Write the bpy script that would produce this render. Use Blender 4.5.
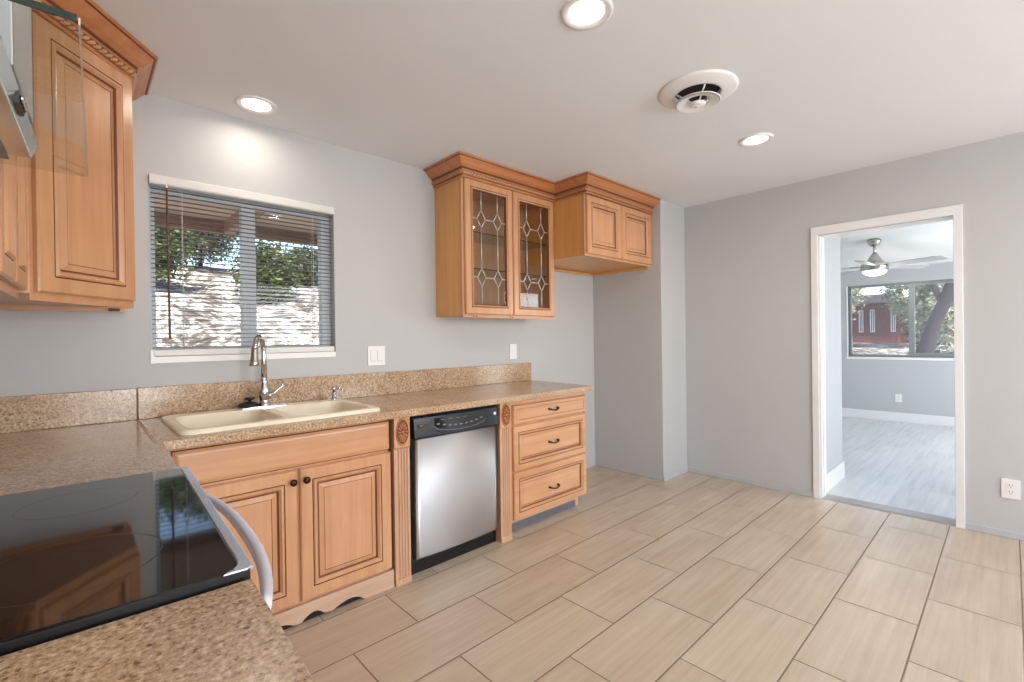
import bpy, bmesh, math, random
from mathutils import Vector, Matrix
random.seed(7)
S = bpy.context.scene
for o in list(bpy.data.objects): bpy.data.objects.remove(o)
COL = S.collection
PI = math.pi

# ------------------------------------------------------------------ camera
cd = bpy.data.cameras.new('camera'); cam = bpy.data.objects.new('camera', cd); COL.objects.link(cam)
cd.sensor_width = 36; cd.sensor_fit = 'HORIZONTAL'; cd.lens = 16.3735; cd.clip_start = 0.02; cd.clip_end = 300
Fv = Vector((0.68227624, 0.73107662, -0.00510873)); Uv = Vector((0.01362589, -0.00572915, 0.99989075)); Rv = Vector((0.73096748, -0.68227132, -0.01387043))
CAM = Vector((-4.12328, -2.78311, 1.25181))
cam.matrix_world = Matrix(((Rv.x, Uv.x, -Fv.x, CAM.x), (Rv.y, Uv.y, -Fv.y, CAM.y), (Rv.z, Uv.z, -Fv.z, CAM.z), (0, 0, 0, 1)))
S.camera = cam

# ------------------------------------------------------------------ world, sun, exposure
S.view_settings.view_transform = 'Standard'; S.view_settings.look = 'None'
S.view_settings.gamma = 1.0; S.view_settings.use_curve_mapping = False
S.view_settings.exposure = -0.1
W = bpy.data.worlds.new('world'); S.world = W; W.use_nodes = True
nt = W.node_tree; nt.nodes.clear()
sky = nt.nodes.new('ShaderNodeTexSky'); sky.sky_type = 'NISHITA'; sky.sun_disc = False
sky.sun_elevation = math.radians(50); sky.sun_rotation = math.radians(200); sky.air_density = 1.0; sky.dust_density = 1.5
bg = nt.nodes.new('ShaderNodeBackground'); bg.inputs['Strength'].default_value = 0.55
wo = nt.nodes.new('ShaderNodeOutputWorld')
nt.links.new(sky.outputs[0], bg.inputs[0]); nt.links.new(bg.outputs[0], wo.inputs[0])

def lamp(name, kind, loc, direction, energy, color=(1, 1, 1), **kw):
    l = bpy.data.lights.new(name, kind); l.energy = energy; l.color = color
    for k, v in kw.items(): setattr(l, k, v)
    o = bpy.data.objects.new(name, l); COL.objects.link(o); o.location = loc
    o.rotation_euler = Vector(direction).to_track_quat('-Z', 'Y').to_euler()
    return o
lamp('sun', 'SUN', (-4, -8, 12), (0.22, 0.55, -0.80), 11, (1.0, 0.95, 0.87), angle=0.01)
# two added fill lamps behind the camera, then daylight through the next room's side window
lamp('added_fill_wide', 'AREA', (-1.35, -5.25, 1.55), (0, 1, 0), 64, (0.93, 0.96, 1.0), shape='RECTANGLE', size=2.3, size_y=1.2)
lamp('added_fill_left', 'AREA', (-3.75, -5.25, 1.1), (0.0, 1, 0), 72, (0.95, 0.97, 1.0), shape='RECTANGLE', size=1.0, size_y=1.85)
lamp('daylight_next_room', 'AREA', (2.4, -4.45, 1.35), (0, 1, 0), 95, (0.94, 0.97, 1.0), shape='RECTANGLE', size=2.4, size_y=1.6)

# ------------------------------------------------------------------ materials
def srgb(r, g, b):
    f = lambda c: (c / 255 / 12.92) if c <= 10.3 else ((c / 255 + 0.055) / 1.055) ** 2.4
    return (f(r), f(g), f(b), 1)
class NT:
    def __init__(s, name):
        s.m = bpy.data.materials.new(name); s.m.use_nodes = True; s.t = s.m.node_tree
        s.b = s.t.nodes['Principled BSDF']
    def n(s, typ, **kw):
        x = s.t.nodes.new(typ)
        for k, v in kw.items():
            if k.startswith('_'): x.inputs[k[1:]].default_value = v
            else: setattr(x, k, v)
        return x
    def l(s, a, b): s.t.links.new(a, b)
    def ramp(s, fac, stops):
        r = s.n('ShaderNodeValToRGB'); e = r.color_ramp.elements
        while len(e) < len(stops): e.new(0.5)
        for i, (p, c) in enumerate(stops): e[i].position = p; e[i].color = c
        s.l(fac, r.inputs[0]); return r.outputs[0]
    def coords(s, scale=(1, 1, 1), rot=(0, 0, 0)):
        tc = s.n('ShaderNodeTexCoord'); mp = s.n('ShaderNodeMapping'); mp.inputs['Scale'].default_value = scale; mp.inputs['Rotation'].default_value = rot
        s.l(tc.outputs['Object'], mp.inputs[0]); return mp.outputs[0]
    def noise(s, vec, scale, detail=4, rough=0.55):
        x = s.n('ShaderNodeTexNoise'); x.inputs['Scale'].default_value = scale; x.inputs['Detail'].default_value = detail; x.inputs['Roughness'].default_value = rough
        s.l(vec, x.inputs['Vector']); return x.outputs[0]
    def bump(s, h, strength, dist=0.01):
        x = s.n('ShaderNodeBump'); x.inputs['Strength'].default_value = strength; x.inputs['Distance'].default_value = dist
        s.l(h, x.inputs['Height']); s.l(x.outputs[0], s.b.inputs['Normal'])
    def math(s, op, a, b=None):
        x = s.n('ShaderNodeMath', operation=op)
        for i, v in enumerate((a, b)):
            if v is None: continue
            if isinstance(v, (int, float)): x.inputs[i].default_value = v
            else: s.l(v, x.inputs[i])
        return x.outputs[0]
def plain(name, col, rough=0.5, metal=0.0, var=0.04, scale=6.0, **kw):
    q = NT(name); v = q.coords(); f = q.noise(v, scale)
    c = srgb(*col); d = tuple(max(0, x * (1 - var)) for x in c[:3]) + (1,); e = tuple(min(1, x * (1 + var)) for x in c[:3]) + (1,)
    q.l(q.ramp(f, [(0.3, d), (0.7, e)]), q.b.inputs['Base Color'])
    q.b.inputs['Roughness'].default_value = rough; q.b.inputs['Metallic'].default_value = metal
    for k, val in kw.items(): q.b.inputs[k.replace('_', ' ')].default_value = val
    return q.m
def paint(name, col, rough=0.6, bump=0.12):
    q = NT(name); v = q.coords(); f = q.noise(v, 1.2, 2)
    c = srgb(*col); d = tuple(x * 0.97 for x in c[:3]) + (1,)
    q.l(q.ramp(f, [(0.3, d), (0.7, c)]), q.b.inputs['Base Color'])
    q.b.inputs['Roughness'].default_value = rough
    q.bump(q.noise(v, 160, 3), bump, 0.002)
    return q.m
def wood(name, light, dark, axis, rough=0.32):
    q = NT(name); sc = [26, 26, 26]; sc[axis] = 1.6
    v = q.coords(tuple(sc)); f = q.noise(v, 1.0, 5, 0.6)
    v2 = q.coords((1.3, 1.3, 1.3)); g = q.noise(v2, 2.2, 3)
    mix = q.math('ADD', q.math('MULTIPLY', f, 0.6), q.math('MULTIPLY', g, 0.4))
    q.l(q.ramp(mix, [(0.32, srgb(*dark)), (0.62, srgb(*light))]), q.b.inputs['Base Color'])
    q.b.inputs['Roughness'].default_value = rough; q.b.inputs['Coat Weight'].default_value = 0.15; q.b.inputs['Coat Roughness'].default_value = 0.25
    q.bump(f, 0.05, 0.002)
    return q.m
def granite(name):
    q = NT(name); v = q.coords()
    vo = q.n('ShaderNodeTexVoronoi'); vo.inputs['Scale'].default_value = 210; q.l(v, vo.inputs['Vector'])
    n1 = q.noise(v, 120, 4, 0.7); n2 = q.noise(v, 5, 3)
    base = q.ramp(n1, [(0.29, srgb(96, 70, 50)), (0.41, srgb(164, 134, 105)), (0.54, srgb(197, 170, 138)), (0.70, srgb(228, 211, 188))])
    mx = q.n('ShaderNodeMix', data_type='RGBA', blend_type='MULTIPLY')
    spk = q.ramp(vo.outputs['Color'], [(0.0, srgb(105, 80, 62)), (0.12, srgb(150, 125, 105)), (0.2, (1, 1, 1, 1)), (1, (1, 1, 1, 1))])
    mx.inputs[0].default_value = 0.72; q.l(base, mx.inputs[6]); q.l(spk, mx.inputs[7])
    m2 = q.n('ShaderNodeMix', data_type='RGBA', blend_type='MULTIPLY'); m2.inputs[0].default_value = 0.6
    q.l(mx.outputs[2], m2.inputs[6]); q.l(q.ramp(n2, [(0.3, srgb(222, 196, 170)), (0.7, (1, 1, 1, 1))]), m2.inputs[7])
    q.l(m2.outputs[2], q.b.inputs['Base Color'])
    q.b.inputs['Roughness'].default_value = 0.17
    q.bump(q.noise(v, 14, 2), 0.03, 0.002)
    return q.m
def tiles(name):
    # rectangular tiles laid in a half-bond along X, joints where the photograph shows them
    q = NT(name); tc = q.n('ShaderNodeTexCoord'); sp = q.n('ShaderNodeSeparateXYZ'); q.l(tc.outputs['Object'], sp.inputs[0])
    yy = q.math('DIVIDE', q.math('ADD', q.math('MULTIPLY', sp.outputs[1], -1.0), -0.676 + 0.305 * 20), 0.305)
    row = q.math('FLOOR', yy); fy = q.math('FRACT', yy)
    par = q.math('MODULO', row, 2.0)
    off = q.math('ADD', q.math('MULTIPLY', par, -0.308), 0.6035 + 0.6076 * 20)   # even rows: joints at -0.6035 - 0.6076 k
    xx = q.math('DIVIDE', q.math('ADD', sp.outputs[0], off), 0.6076)
    colm = q.math('FLOOR', xx); fx = q.math('FRACT', xx)
    ex = q.math('MULTIPLY', q.math('MINIMUM', fx, q.math('SUBTRACT', 1.0, fx)), 0.6076)
    ey = q.math('MULTIPLY', q.math('MINIMUM', fy, q.math('SUBTRACT', 1.0, fy)), 0.305)
    edge = q.math('MINIMUM', ex, ey)
    grout = q.ramp(edge, [(0.0028, (1, 1, 1, 1)), (0.0042, (0, 0, 0, 1))])
    cx = q.n('ShaderNodeCombineXYZ'); q.l(colm, cx.inputs[0]); q.l(row, cx.inputs[1])
    wn = q.n('ShaderNodeTexWhiteNoise', noise_dimensions='3D'); q.l(cx.outputs[0], wn.inputs['Vector'])
    ad = q.n('ShaderNodeVectorMath', operation='ADD'); sc = q.n('ShaderNodeVectorMath', operation='SCALE'); sc.inputs['Scale'].default_value = 7.0
    q.l(wn.outputs['Color'], sc.inputs[0]); q.l(sc.outputs[0], ad.inputs[1]); q.l(tc.outputs['Object'], ad.inputs[0])
    mp = q.n('ShaderNodeMapping'); mp.inputs['Scale'].default_value = (1.6, 42, 1); q.l(ad.outputs[0], mp.inputs[0])
    st = q.noise(mp.outputs[0], 1.0, 5, 0.62)
    mp2 = q.n('ShaderNodeMapping'); mp2.inputs['Scale'].default_value = (2, 5, 1); q.l(ad.outputs[0], mp2.inputs[0])
    cl = q.noise(mp2.outputs[0], 1.0, 3)
    mix = q.math('ADD', q.math('MULTIPLY', st, 0.55), q.math('MULTIPLY', cl, 0.45))
    mix = q.math('ADD', mix, q.math('MULTIPLY', q.math('SUBTRACT', wn.outputs['Value'], 0.5), 0.10))
    base = q.ramp(mix, [(0.30, srgb(181, 162, 139)), (0.5, srgb(193, 175, 153)), (0.72, srgb(205, 189, 169))])
    mx = q.n('ShaderNodeMix', data_type='RGBA'); q.l(grout, mx.inputs[0]); q.l(base, mx.inputs[6]); mx.inputs[7].default_value = srgb(104, 84, 64)
    q.l(mx.outputs[2], q.b.inputs['Base Color'])
    q.l(q.ramp(grout, [(0, (0.27, 0.27, 0.27, 1)), (1, (0.8, 0.8, 0.8, 1))]), q.b.inputs['Roughness'])
    q.bump(q.math('SUBTRACT', q.math('MULTIPLY', st, 0.06), grout), 0.35, 0.002)
    return q.m
def planks(name):
    q = NT(name); tc = q.n('ShaderNodeTexCoord')
    mp0 = q.n('ShaderNodeMapping'); mp0.inputs['Scale'].default_value = (1, 1, 1); q.l(tc.outputs['Object'], mp0.inputs[0])
    br = q.n('ShaderNodeTexBrick'); br.offset = 0.37; br.inputs['Scale'].default_value = 1.0
    br.inputs['Brick Width'].default_value = 1.22; br.inputs['Row Height'].default_value = 0.18; br.inputs['Mortar Size'].default_value = 0.0015
    br.inputs['Color1'].default_value = (0.35, 0.35, 0.35, 1); br.inputs['Color2'].default_value = (0.65, 0.65, 0.65, 1); br.inputs['Mortar'].default_value = (0.1, 0.1, 0.1, 1)
    q.l(mp0.outputs[0], br.inputs['Vector'])
    v = q.coords((1.5, 22, 1)); n = q.noise(v, 1.2, 5, 0.6)
    mix = q.math('ADD', q.math('MULTIPLY', n, 0.6), q.math('MULTIPLY', br.outputs['Color'], 0.4))
    q.l(q.ramp(mix, [(0.2, srgb(150, 151, 153)), (0.45, srgb(194, 197, 199)), (0.7, srgb(214, 217, 219))]), q.b.inputs['Base Color'])
    q.b.inputs['Roughness'].default_value = 0.33
    return q.m
ROT_ = 0.25
def steel(name, col=(196, 197, 200), rough=0.28, axis=2):
    q = NT(name); sc = [420, 420, 420]; sc[axis] = 1.2
    f = q.noise(q.coords(tuple(sc)), 1.0, 3)
    q.b.inputs['Base Color'].default_value = srgb(*col); q.b.inputs['Metallic'].default_value = 1.0
    r = q.math('ADD', q.math('MULTIPLY', f, 0.05), rough - 0.02); q.l(r, q.b.inputs['Roughness'])
    q.b.inputs['Anisotropic'].default_value = 0.85; q.b.inputs['Anisotropic Rotation'].default_value = ROT_
    return q.m
def glass(name, rough=0.0, tint=(1, 1, 1, 1), amount=0.10, haze=0.0):
    # thin clear pane: mostly see-through with a Fresnel reflection
    q = NT(name); q.t.nodes.remove(q.b); out = q.t.nodes['Material Output']
    tr = q.n('ShaderNodeBsdfTransparent'); tr.inputs[0].default_value = tint
    gl = q.n('ShaderNodeBsdfGlossy'); gl.inputs['Roughness'].default_value = rough
    fr = q.n('ShaderNodeFresnel'); fr.inputs[0].default_value = 1.5
    mx = q.n('ShaderNodeMixShader'); ge = q.n('ShaderNodeNewGeometry'); q.l(q.math('MULTIPLY', q.math('MULTIPLY', fr.outputs[0], amount / 0.10), q.math('SUBTRACT', 1.0, ge.outputs['Backfacing'])), mx.inputs[0]); q.l(tr.outputs[0], mx.inputs[1]); q.l(gl.outputs[0], mx.inputs[2])
    res = mx.outputs[0]
    if haze:
        df = q.n('ShaderNodeBsdfDiffuse'); df.inputs[0].default_value = (0.8, 0.82, 0.85, 1)
        m2 = q.n('ShaderNodeMixShader'); m2.inputs[0].default_value = haze; q.l(res, m2.inputs[1]); q.l(df.outputs[0], m2.inputs[2]); res = m2.outputs[0]
    q.l(res, out.inputs[0])
    return q.m
def emit(name, col, strength):
    q = NT(name); q.b.inputs['Base Color'].default_value = (0.9, 0.9, 0.9, 1)
    q.b.inputs['Emission Color'].default_value = col; q.b.inputs['Emission Strength'].default_value = strength
    return q.m
def hillside(name):
    q = NT(name); v = q.coords(); n = q.noise(v, 1.1, 6, 0.7); n2 = q.noise(v, 7, 5, 0.75)
    mix = q.math('ADD', q.math('MULTIPLY', n, 0.45), q.math('MULTIPLY', n2, 0.55))
    q.l(q.ramp(mix, [(0.42, srgb(52, 45, 41)), (0.485, srgb(104, 94, 86)), (0.56, srgb(216, 210, 198))]), q.b.inputs['Base Color'])
    q.b.inputs['Roughness'].default_value = 0.95; q.bump(n2, 0.6, 0.05)
    return q.m
def leaves(name, a, b):
    q = NT(name); v = q.coords(); n = q.noise(v, 3.0, 3)
    q.l(q.ramp(n, [(0.35, srgb(*a)), (0.65, srgb(*b))]), q.b.inputs['Base Color']); q.b.inputs['Roughness'].default_value = 0.6
    q.b.inputs['Subsurface Weight'].default_value = 0.0
    return q.m

M = dict(
    wall=paint('wall_paint_grey', (189, 189, 189)), wall2=paint('wall_paint_blue_grey', (184, 186, 189)),
    ceil=paint('ceiling_paint', (230, 232, 235), 0.75, 0.2), ceil2=paint('ceiling_paint_white', (240, 241, 240), 0.8, 0.1),
    trim=plain('trim_white', (228, 227, 226), 0.35, var=0.015), white=plain('plastic_white', (232, 231, 230), 0.3, var=0.01),
    base=paint('baseboard_grey', (184, 188, 190), 0.45, 0.03),
    floor=tiles('floor_tile'), planks=planks('vinyl_planks'),
    wv=wood('maple_vertical', (207, 156, 115), (186, 132, 92), 2), wh=wood('maple_horizontal', (207, 156, 115), (186, 132, 92), 0),
    wside=wood('maple_side', (222, 165, 98), (208, 147, 78), 2), wy=wood('maple_along_y', (207, 156, 115), (186, 132, 92), 1),
    winside=wood('maple_interior', (205, 152, 106), (184, 128, 82), 2, 0.5),
    glaze=plain('brown_glaze', (112, 62, 34), 0.5, var=0.15), crown=wood('crown_wood', (196, 132, 86), (170, 104, 62), 0),
    crowny=wood('crown_wood_y', (196, 132, 86), (170, 104, 62), 1),
    rosette=plain('carved_oval', (186, 122, 76), 0.4, var=0.2, scale=60), flute=wood('fluted_wood', (206, 164, 134), (184, 140, 110), 2),
    granite=granite('granite'), seam=plain('seam_caulk', (214, 190, 160), 0.5),
    steel=steel('brushed_steel', (198, 197, 198), 0.42, 2), steelh=steel('brushed_steel_horizontal', (200, 202, 205), 0.25, 1),
    chrome=plain('chrome', (210, 210, 213), 0.09, 1.0, var=0.01), nickel=plain('brushed_nickel', (190, 186, 180), 0.22, 1.0, var=0.03),
    blackgl=plain('black_glass', (10, 10, 12), 0.05, var=0.1, IOR=1.7), black=plain('black_plastic', (14, 15, 18), 0.28, var=0.2), navy=plain('dark_blue_black_panel', (27, 31, 40), 0.22, var=0.08),
    rubber=plain('black_rubber', (12, 12, 13), 0.45, var=0.2), bronze=plain('oil_rubbed_bronze', (62, 46, 38), 0.38, 0.85, var=0.2),
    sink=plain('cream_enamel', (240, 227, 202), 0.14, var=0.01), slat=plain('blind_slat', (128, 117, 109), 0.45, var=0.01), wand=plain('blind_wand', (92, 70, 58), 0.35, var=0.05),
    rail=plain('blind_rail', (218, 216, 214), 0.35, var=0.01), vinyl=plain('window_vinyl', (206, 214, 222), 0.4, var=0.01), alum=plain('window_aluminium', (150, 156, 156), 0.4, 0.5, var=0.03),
    pane=glass('window_pane', 0.0, (0.97, 0.985, 0.98, 1)), hazypane=glass('screened_pane', 0.0, (0.93, 0.94, 0.96, 1), haze=0.08), cabglass=glass('cabinet_glass', 0.0, (0.93, 0.94, 0.93, 1), 0.14),
    hoodglass=glass('hood_glass', 0.0, (0.91, 0.94, 0.93, 1), 0.10), shelfglass=glass('shelf_glass', 0.0, (0.86, 0.92, 0.89, 1), 0.12), glassedge=plain('glass_edge_green', (26, 44, 36), 0.12), glassrim=plain('glass_edge_pale', (206, 196, 184), 0.12),
    came=plain('lead_came', (206, 206, 200), 0.3, 0.6), lens=emit('lamp_lens', (1.0, 0.93, 0.84, 1), 9.0), fanlens=emit('fan_lens', (1.0, 0.95, 0.86, 1), 1.4),
    dark=plain('recess_shade', (26, 22, 20), 0.8), toe=wood('toe_board', (206, 172, 146), (184, 148, 122), 0), grille=plain('grey_grille', (122, 122, 128), 0.5, 0.3),
    steeltrim=plain('range_silver_trim', (214, 220, 228), 0.22, 0.7, var=0.01), handle=plain('range_handle', (228, 226, 236), 0.28, 0.3, var=0.01), ring=plain('burner_ring', (26, 26, 28), 0.15),
    hill=hillside('dry_hillside'), leafa=leaves('leaves_olive', (46, 62, 27), (82, 98, 46)), leafb=leaves('leaves_grey_green', (48, 55, 43), (90, 99, 73)), leafc=leaves('leaves_pale', (140, 146, 112), (204, 206, 178)),
    leafd=leaves('leaves_far', (112, 120, 96), (176, 182, 150)),
    bark=plain('bark', (50, 42, 44), 0.95, var=0.35, scale=12), patio=wood('patio_boards', (236, 208, 184), (222, 190, 164), 0, 0.7), beam=wood('patio_beam', (176, 140, 116), (156, 120, 96), 1, 0.7),
    red=plain('red_boards', (124, 66, 64), 0.8, var=0.2), fan=plain('fan_blade', (186, 188, 191), 0.4, 0.2, var=0.02), thresh=plain('threshold_metal', (168, 164, 160), 0.35, 0.6), slot=plain('outlet_slot', (70, 66, 64), 0.6),
)

# ------------------------------------------------------------------ mesh tools
class MB:
    """collects shapes in world coordinates (or in frame X) and links them as ONE mesh object"""
    def __init__(s, X=None): s.v = []; s.f = []; s.mi = []; s.sm = []; s.X = X or Matrix()
    def add(s, verts, faces, mi=0, smooth=False):
        b = len(s.v); s.v += [Vector(p) for p in verts]
        for f in faces: s.f.append([b + i for i in f]); s.mi.append(mi); s.sm.append(smooth)
    def box(s, x0, x1, y0, y1, z0, z1, mi=0):
        if x0 > x1: x0, x1 = x1, x0
        if y0 > y1: y0, y1 = y1, y0
        s.add([(x, y, z) for z in (z0, z1) for y in (y0, y1) for x in (x0, x1)],
              [(0, 2, 3, 1), (4, 5, 7, 6), (0, 1, 5, 4), (2, 6, 7, 3), (0, 4, 6, 2), (1, 3, 7, 5)], mi); return s
    def prism(s, poly, a, b, axis='z', mi=0, holes=()):
        """polygon (with holes) extruded along an axis from a to b; poly coords are the other two axes in xyz order"""
        bm = bmesh.new()
        def P(p, t): return {'z': (p[0], p[1], t), 'y': (p[0], t, p[1]), 'x': (t, p[0], p[1])}[axis]
        loops = [list(poly)] + [list(h) for h in holes]
        for t in (a, b):
            es = []
            for lp in loops:
                vs = [bm.verts.new(P(p, t)) for p in lp]
                es += [bm.edges.new((vs[i], vs[(i + 1) % len(vs)])) for i in range(len(vs))]
            bmesh.ops.triangle_fill(bm, use_beauty=True, edges=es)
        bm.verts.index_update()
        n = sum(len(l) for l in loops); vs = list(bm.verts); o = 0
        for lp in loops:
            m = len(lp)
            for i in range(m): 
                j = (i + 1) % m
                try: bm.faces.new((vs[o + i], vs[o + j], vs[n + o + j], vs[n + o + i]))
                except ValueError: pass
            o += m
        bmesh.ops.recalc_face_normals(bm, faces=bm.faces)
        bm.verts.index_update()
        s.add([v.co.copy() for v in bm.verts], [[v.index for v in f.verts] for f in bm.faces], mi); bm.free(); return s
    def loft(s, rings, closed=True, cap0=False, cap1=False, mi=0, smooth=True, loop=False):
        n = len(rings[0]); vs = [p for r in rings for p in r]; fs = []
        m = len(rings); last = m if loop else m - 1
        for k in range(last):
            a, b = k * n, ((k + 1) % m) * n
            for i in range(n if closed else n - 1):
                j = (i + 1) % n; fs.append((a + i, a + j, b + j, b + i))
        mis = mi if isinstance(mi, (list, tuple)) else None
        b0 = len(s.v); s.v += [Vector(p) for p in vs]
        per = n if closed else n - 1
        for q, f in enumerate(fs): s.f.append([b0 + i for i in f]); s.mi.append(mis[q // per] if mis else mi); s.sm.append(smooth)
        if cap0: s.f.append([b0 + i for i in range(n)][::-1]); s.mi.append(mis[0] if mis else mi); s.sm.append(False)
        if cap1: s.f.append([b0 + (m - 1) * n + i for i in range(n)]); s.mi.append(mis[-1] if mis else mi); s.sm.append(False)
        return s
    def lathe(s, prof, c=(0, 0, 0), n=24, axis=(0, 0, 1), mi=0, smooth=True, caps=True):
        """prof = [(radius, height)] turned about axis through c"""
        q = Vector((0, 0, 1)).rotation_difference(Vector(axis).normalized()); c = Vector(c)
        rings = [[c + q @ Vector((r * math.cos(2 * PI * i / n), r * math.sin(2 * PI * i / n), h)) for i in range(n)] for r, h in prof]
        return s.loft(rings, True, caps, caps, mi, smooth)
    def tube(s, pts, r, n=10, mi=0, caps=True, smooth=True):
        pts = [Vector(p) for p in pts]; rs = r if isinstance(r, (list, tuple)) else [r] * len(pts)
        t0 = (pts[1] - pts[0]).normalized(); up = Vector((0, 0, 1)) if abs(t0.z) < 0.9 else Vector((1, 0, 0))
        a = t0.cross(up).normalized(); rings = []
        for k, p in enumerate(pts):
            t = (pts[min(k + 1, len(pts) - 1)] - pts[max(k - 1, 0)]).normalized()
            a = (a - t * a.dot(t)).normalized(); b = t.cross(a)
            rings.append([p + (a * math.cos(2 * PI * i / n) + b * math.sin(2 * PI * i / n)) * rs[k] for i in range(n)])
        return s.loft(rings, True, caps, caps, mi, smooth)
    def build(s, name, mats, parent=None, bevel=0.0, segs=2, kind=None, label=None):
        me = bpy.data.meshes.new(name); o = bpy.data.objects.new(name, me); COL.objects.link(o)
        inv = Matrix()
        if parent:
            root = parent
            while root.parent: root = root.parent
            inv = (Matrix.Translation(root.location) @ root.rotation_euler.to_matrix().to_4x4()).inverted()
            o.parent = parent
        T = inv @ s.X
        me.from_pydata([T @ p for p in s.v], [], s.f)
        if not isinstance(mats, (list, tuple)): mats = [mats]
        for m in mats: me.materials.append(M[m] if isinstance(m, str) else m)
        for p, i, sm in zip(me.polygons, s.mi, s.sm): p.material_index = i; p.use_smooth = sm
        bm = bmesh.new(); bm.from_mesh(me); bmesh.ops.recalc_face_normals(bm, faces=bm.faces); bm.to_mesh(me); bm.free()
        if bevel:
            b = o.modifiers.new('edge', 'BEVEL'); b.width = bevel; b.segments = segs; b.limit_method = 'ANGLE'; b.angle_limit = math.radians(40)
        if kind: o['kind'] = kind
        if label: o['label'] = label
        return o
def thing(name, label, cat, loc, rz=0.0, group=None):
    o = bpy.data.objects.new(name, None); COL.objects.link(o); o.location = loc; o.rotation_euler = (0, 0, rz)
    o.empty_display_size = 0.1; o['label'] = label; o['category'] = cat
    if group: o['group'] = group
    return o
def tag(o, label, cat, group=None):
    o['label'] = label; o['category'] = cat
    if group: o['group'] = group
    return o
def dup(root, loc, label):
    r = root.copy(); COL.objects.link(r); r.location = loc; r['label'] = label
    def kids(a, b):
        for ch in list(a.children):
            c = ch.copy(); COL.objects.link(c); c.parent = b; kids(ch, c)
    kids(root, r); return r
def struct(mb, name, mats, parent=None, bevel=0.0): return mb.build(name, mats, parent, bevel, kind='structure')
def rrect(x0, x1, y0, y1, r, n=5):
    if x0 > x1: x0, x1 = x1, x0
    if y0 > y1: y0, y1 = y1, y0
    out = []
    for cx, cy, a in ((x1 - r, y1 - r, 0), (x0 + r, y1 - r, 90), (x0 + r, y0 + r, 180), (x1 - r, y0 + r, 270)):
        for k in range(n + 1):
            t = math.radians(a + 90 * k / n); out.append((cx + r * math.cos(t), cy + r * math.sin(t)))
    return out
def panel(mb, O, r, n, w, h, rings, cap=True):
    """nested-rectangle relief: rings = [(inset, depth, material)] from the outer edge inwards; O lower-left of the back plane, r right, n outward"""
    O, r, n = Vector(O), Vector(r).normalized(), Vector(n).normalized(); u = Vector((0, 0, 1))
    def R(i, d): return [O + r * a + u * b + n * d for a, b in ((i, i), (w - i, i), (w - i, h - i), (i, h - i))]
    rs = [R(0, 0)] + [R(i, d) for i, d, *_ in rings]
    mi = [rings[k][2] if len(rings[k]) > 2 else 0 for k in range(len(rings))]
    mb.loft(rs, True, True, cap, mi, False)
DOOR = [(0, .013), (.005, .019), (.052, .019), (.0545, .015, 1), (.056, .0185, 1), (.061, .0245), (.067, .0235), (.076, .013), (.080, .0085, 1), (.084, .008, 1), (.104, .0155), (.1065, .0145, 1), (.1085, .0155)]
def scaled(rings, k): return [(a * k, *b) for a, *b in rings]
DRAWER = [(0, .013), (.005, .019), (.040, .019), (.0425, .015, 1), (.044, .018, 1), (.048, .0235), (.053, .0225), (.060, .013), (.063, .0085, 1), (.066, .008, 1), (.078, .0155), (.080, .0145, 1), (.082, .0155)]
SLAB = [(0, .010), (.006, .019), (.026, .019), (.0275, .0165, 1), (.029, .019)]
def sweep(mb, path, prof, mi=0, caps=True):
    """mitred sweep of prof [(out, z)] along an XY path whose outward side is to the right of travel"""
    P = [Vector((p[0], p[1])) for p in path]; ns = []
    for i in range(len(P) - 1):
        d = (P[i + 1] - P[i]).normalized(); ns.append(Vector((d.y, -d.x)))
    rings = []
    for i, p in enumerate(P):
        if i == 0: m = ns[0]
        elif i == len(P) - 1: m = ns[-1]
        else:
            m = (ns[i - 1] + ns[i]).normalized(); m = m / max(0.2, m.dot(ns[i]))
        rings.append([(p.x + m.x * o, p.y + m.y * o, z) for o, z in prof])
    mis = mi
    n = len(prof); base = len(mb.v)
    mb.loft(rings, True, caps, caps, 0, False)
    if isinstance(mi, (list, tuple)):
        nf = (len(P) - 1) * n; st = len(mb.mi) - nf - (2 if caps else 0)
        for q in range(nf): mb.mi[st + q] = mi[q % n]
def offset_path(path, d):
    P = [Vector((p[0], p[1])) for p in path]; ns = []
    for i in range(len(P) - 1):
        t = (P[i + 1] - P[i]).normalized(); ns.append(Vector((t.y, -t.x)))
    out = []
    for i, p in enumerate(P):
        if i == 0: m = ns[0]
        elif i == len(P) - 1: m = ns[-1]
        else: m = (ns[i - 1] + ns[i]).normalized(); m = m / max(0.2, m.dot(ns[i]))
        out.append((p.x + m.x * d, p.y + m.y * d))
    return out
def rope(mb, path, z, r=0.009, pitch=0.022, mi=0):
    """two-strand twisted bead along an XY path"""
    for i in range(len(path) - 1):
        a, b = Vector((*path[i], z)), Vector((*path[i + 1], z)); L = (b - a).length; d = (b - a).normalized()
        sd = Vector((d.y, -d.x, 0)); n = max(4, int(L / (pitch / 5))); rings = []
        for k in range(n + 1):
            p = a + d * (L * k / n); ph = PI * (L * k / n) / pitch
            ring = []
            for j in range(8):
                t = 2 * PI * j / 8; rr = r * (0.42 + 0.63 * abs(math.cos(t - ph)))
                ring.append(p + (sd * math.cos(t) + Vector((0, 0, 1)) * math.sin(t)) * rr)
            rings.append(ring)
        ms = [1 if abs(math.cos(2 * PI * (j + .5) / 8 - PI * (L * (k + .5) / n) / pitch)) < .36 else 0 for k in range(n) for j in range(8)]
        b0 = len(mb.mi); mb.loft(rings, True, True, True, 0, True)
        for q, m_ in enumerate(ms): mb.mi[b0 + q] = m_

H = 2.439
TH = math.radians(-1.94)
ML = Matrix.Translation((-3.901, -0.701, 0)) @ Matrix.Rotation(TH, 4, 'Z')   # frame of the left run: x = 0 at its worktop edge, y along it
def ml(x, y, z=0.0): return ML @ Vector((x, y, z))
XLW = -0.64                                                                  # left wall in that frame

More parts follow.
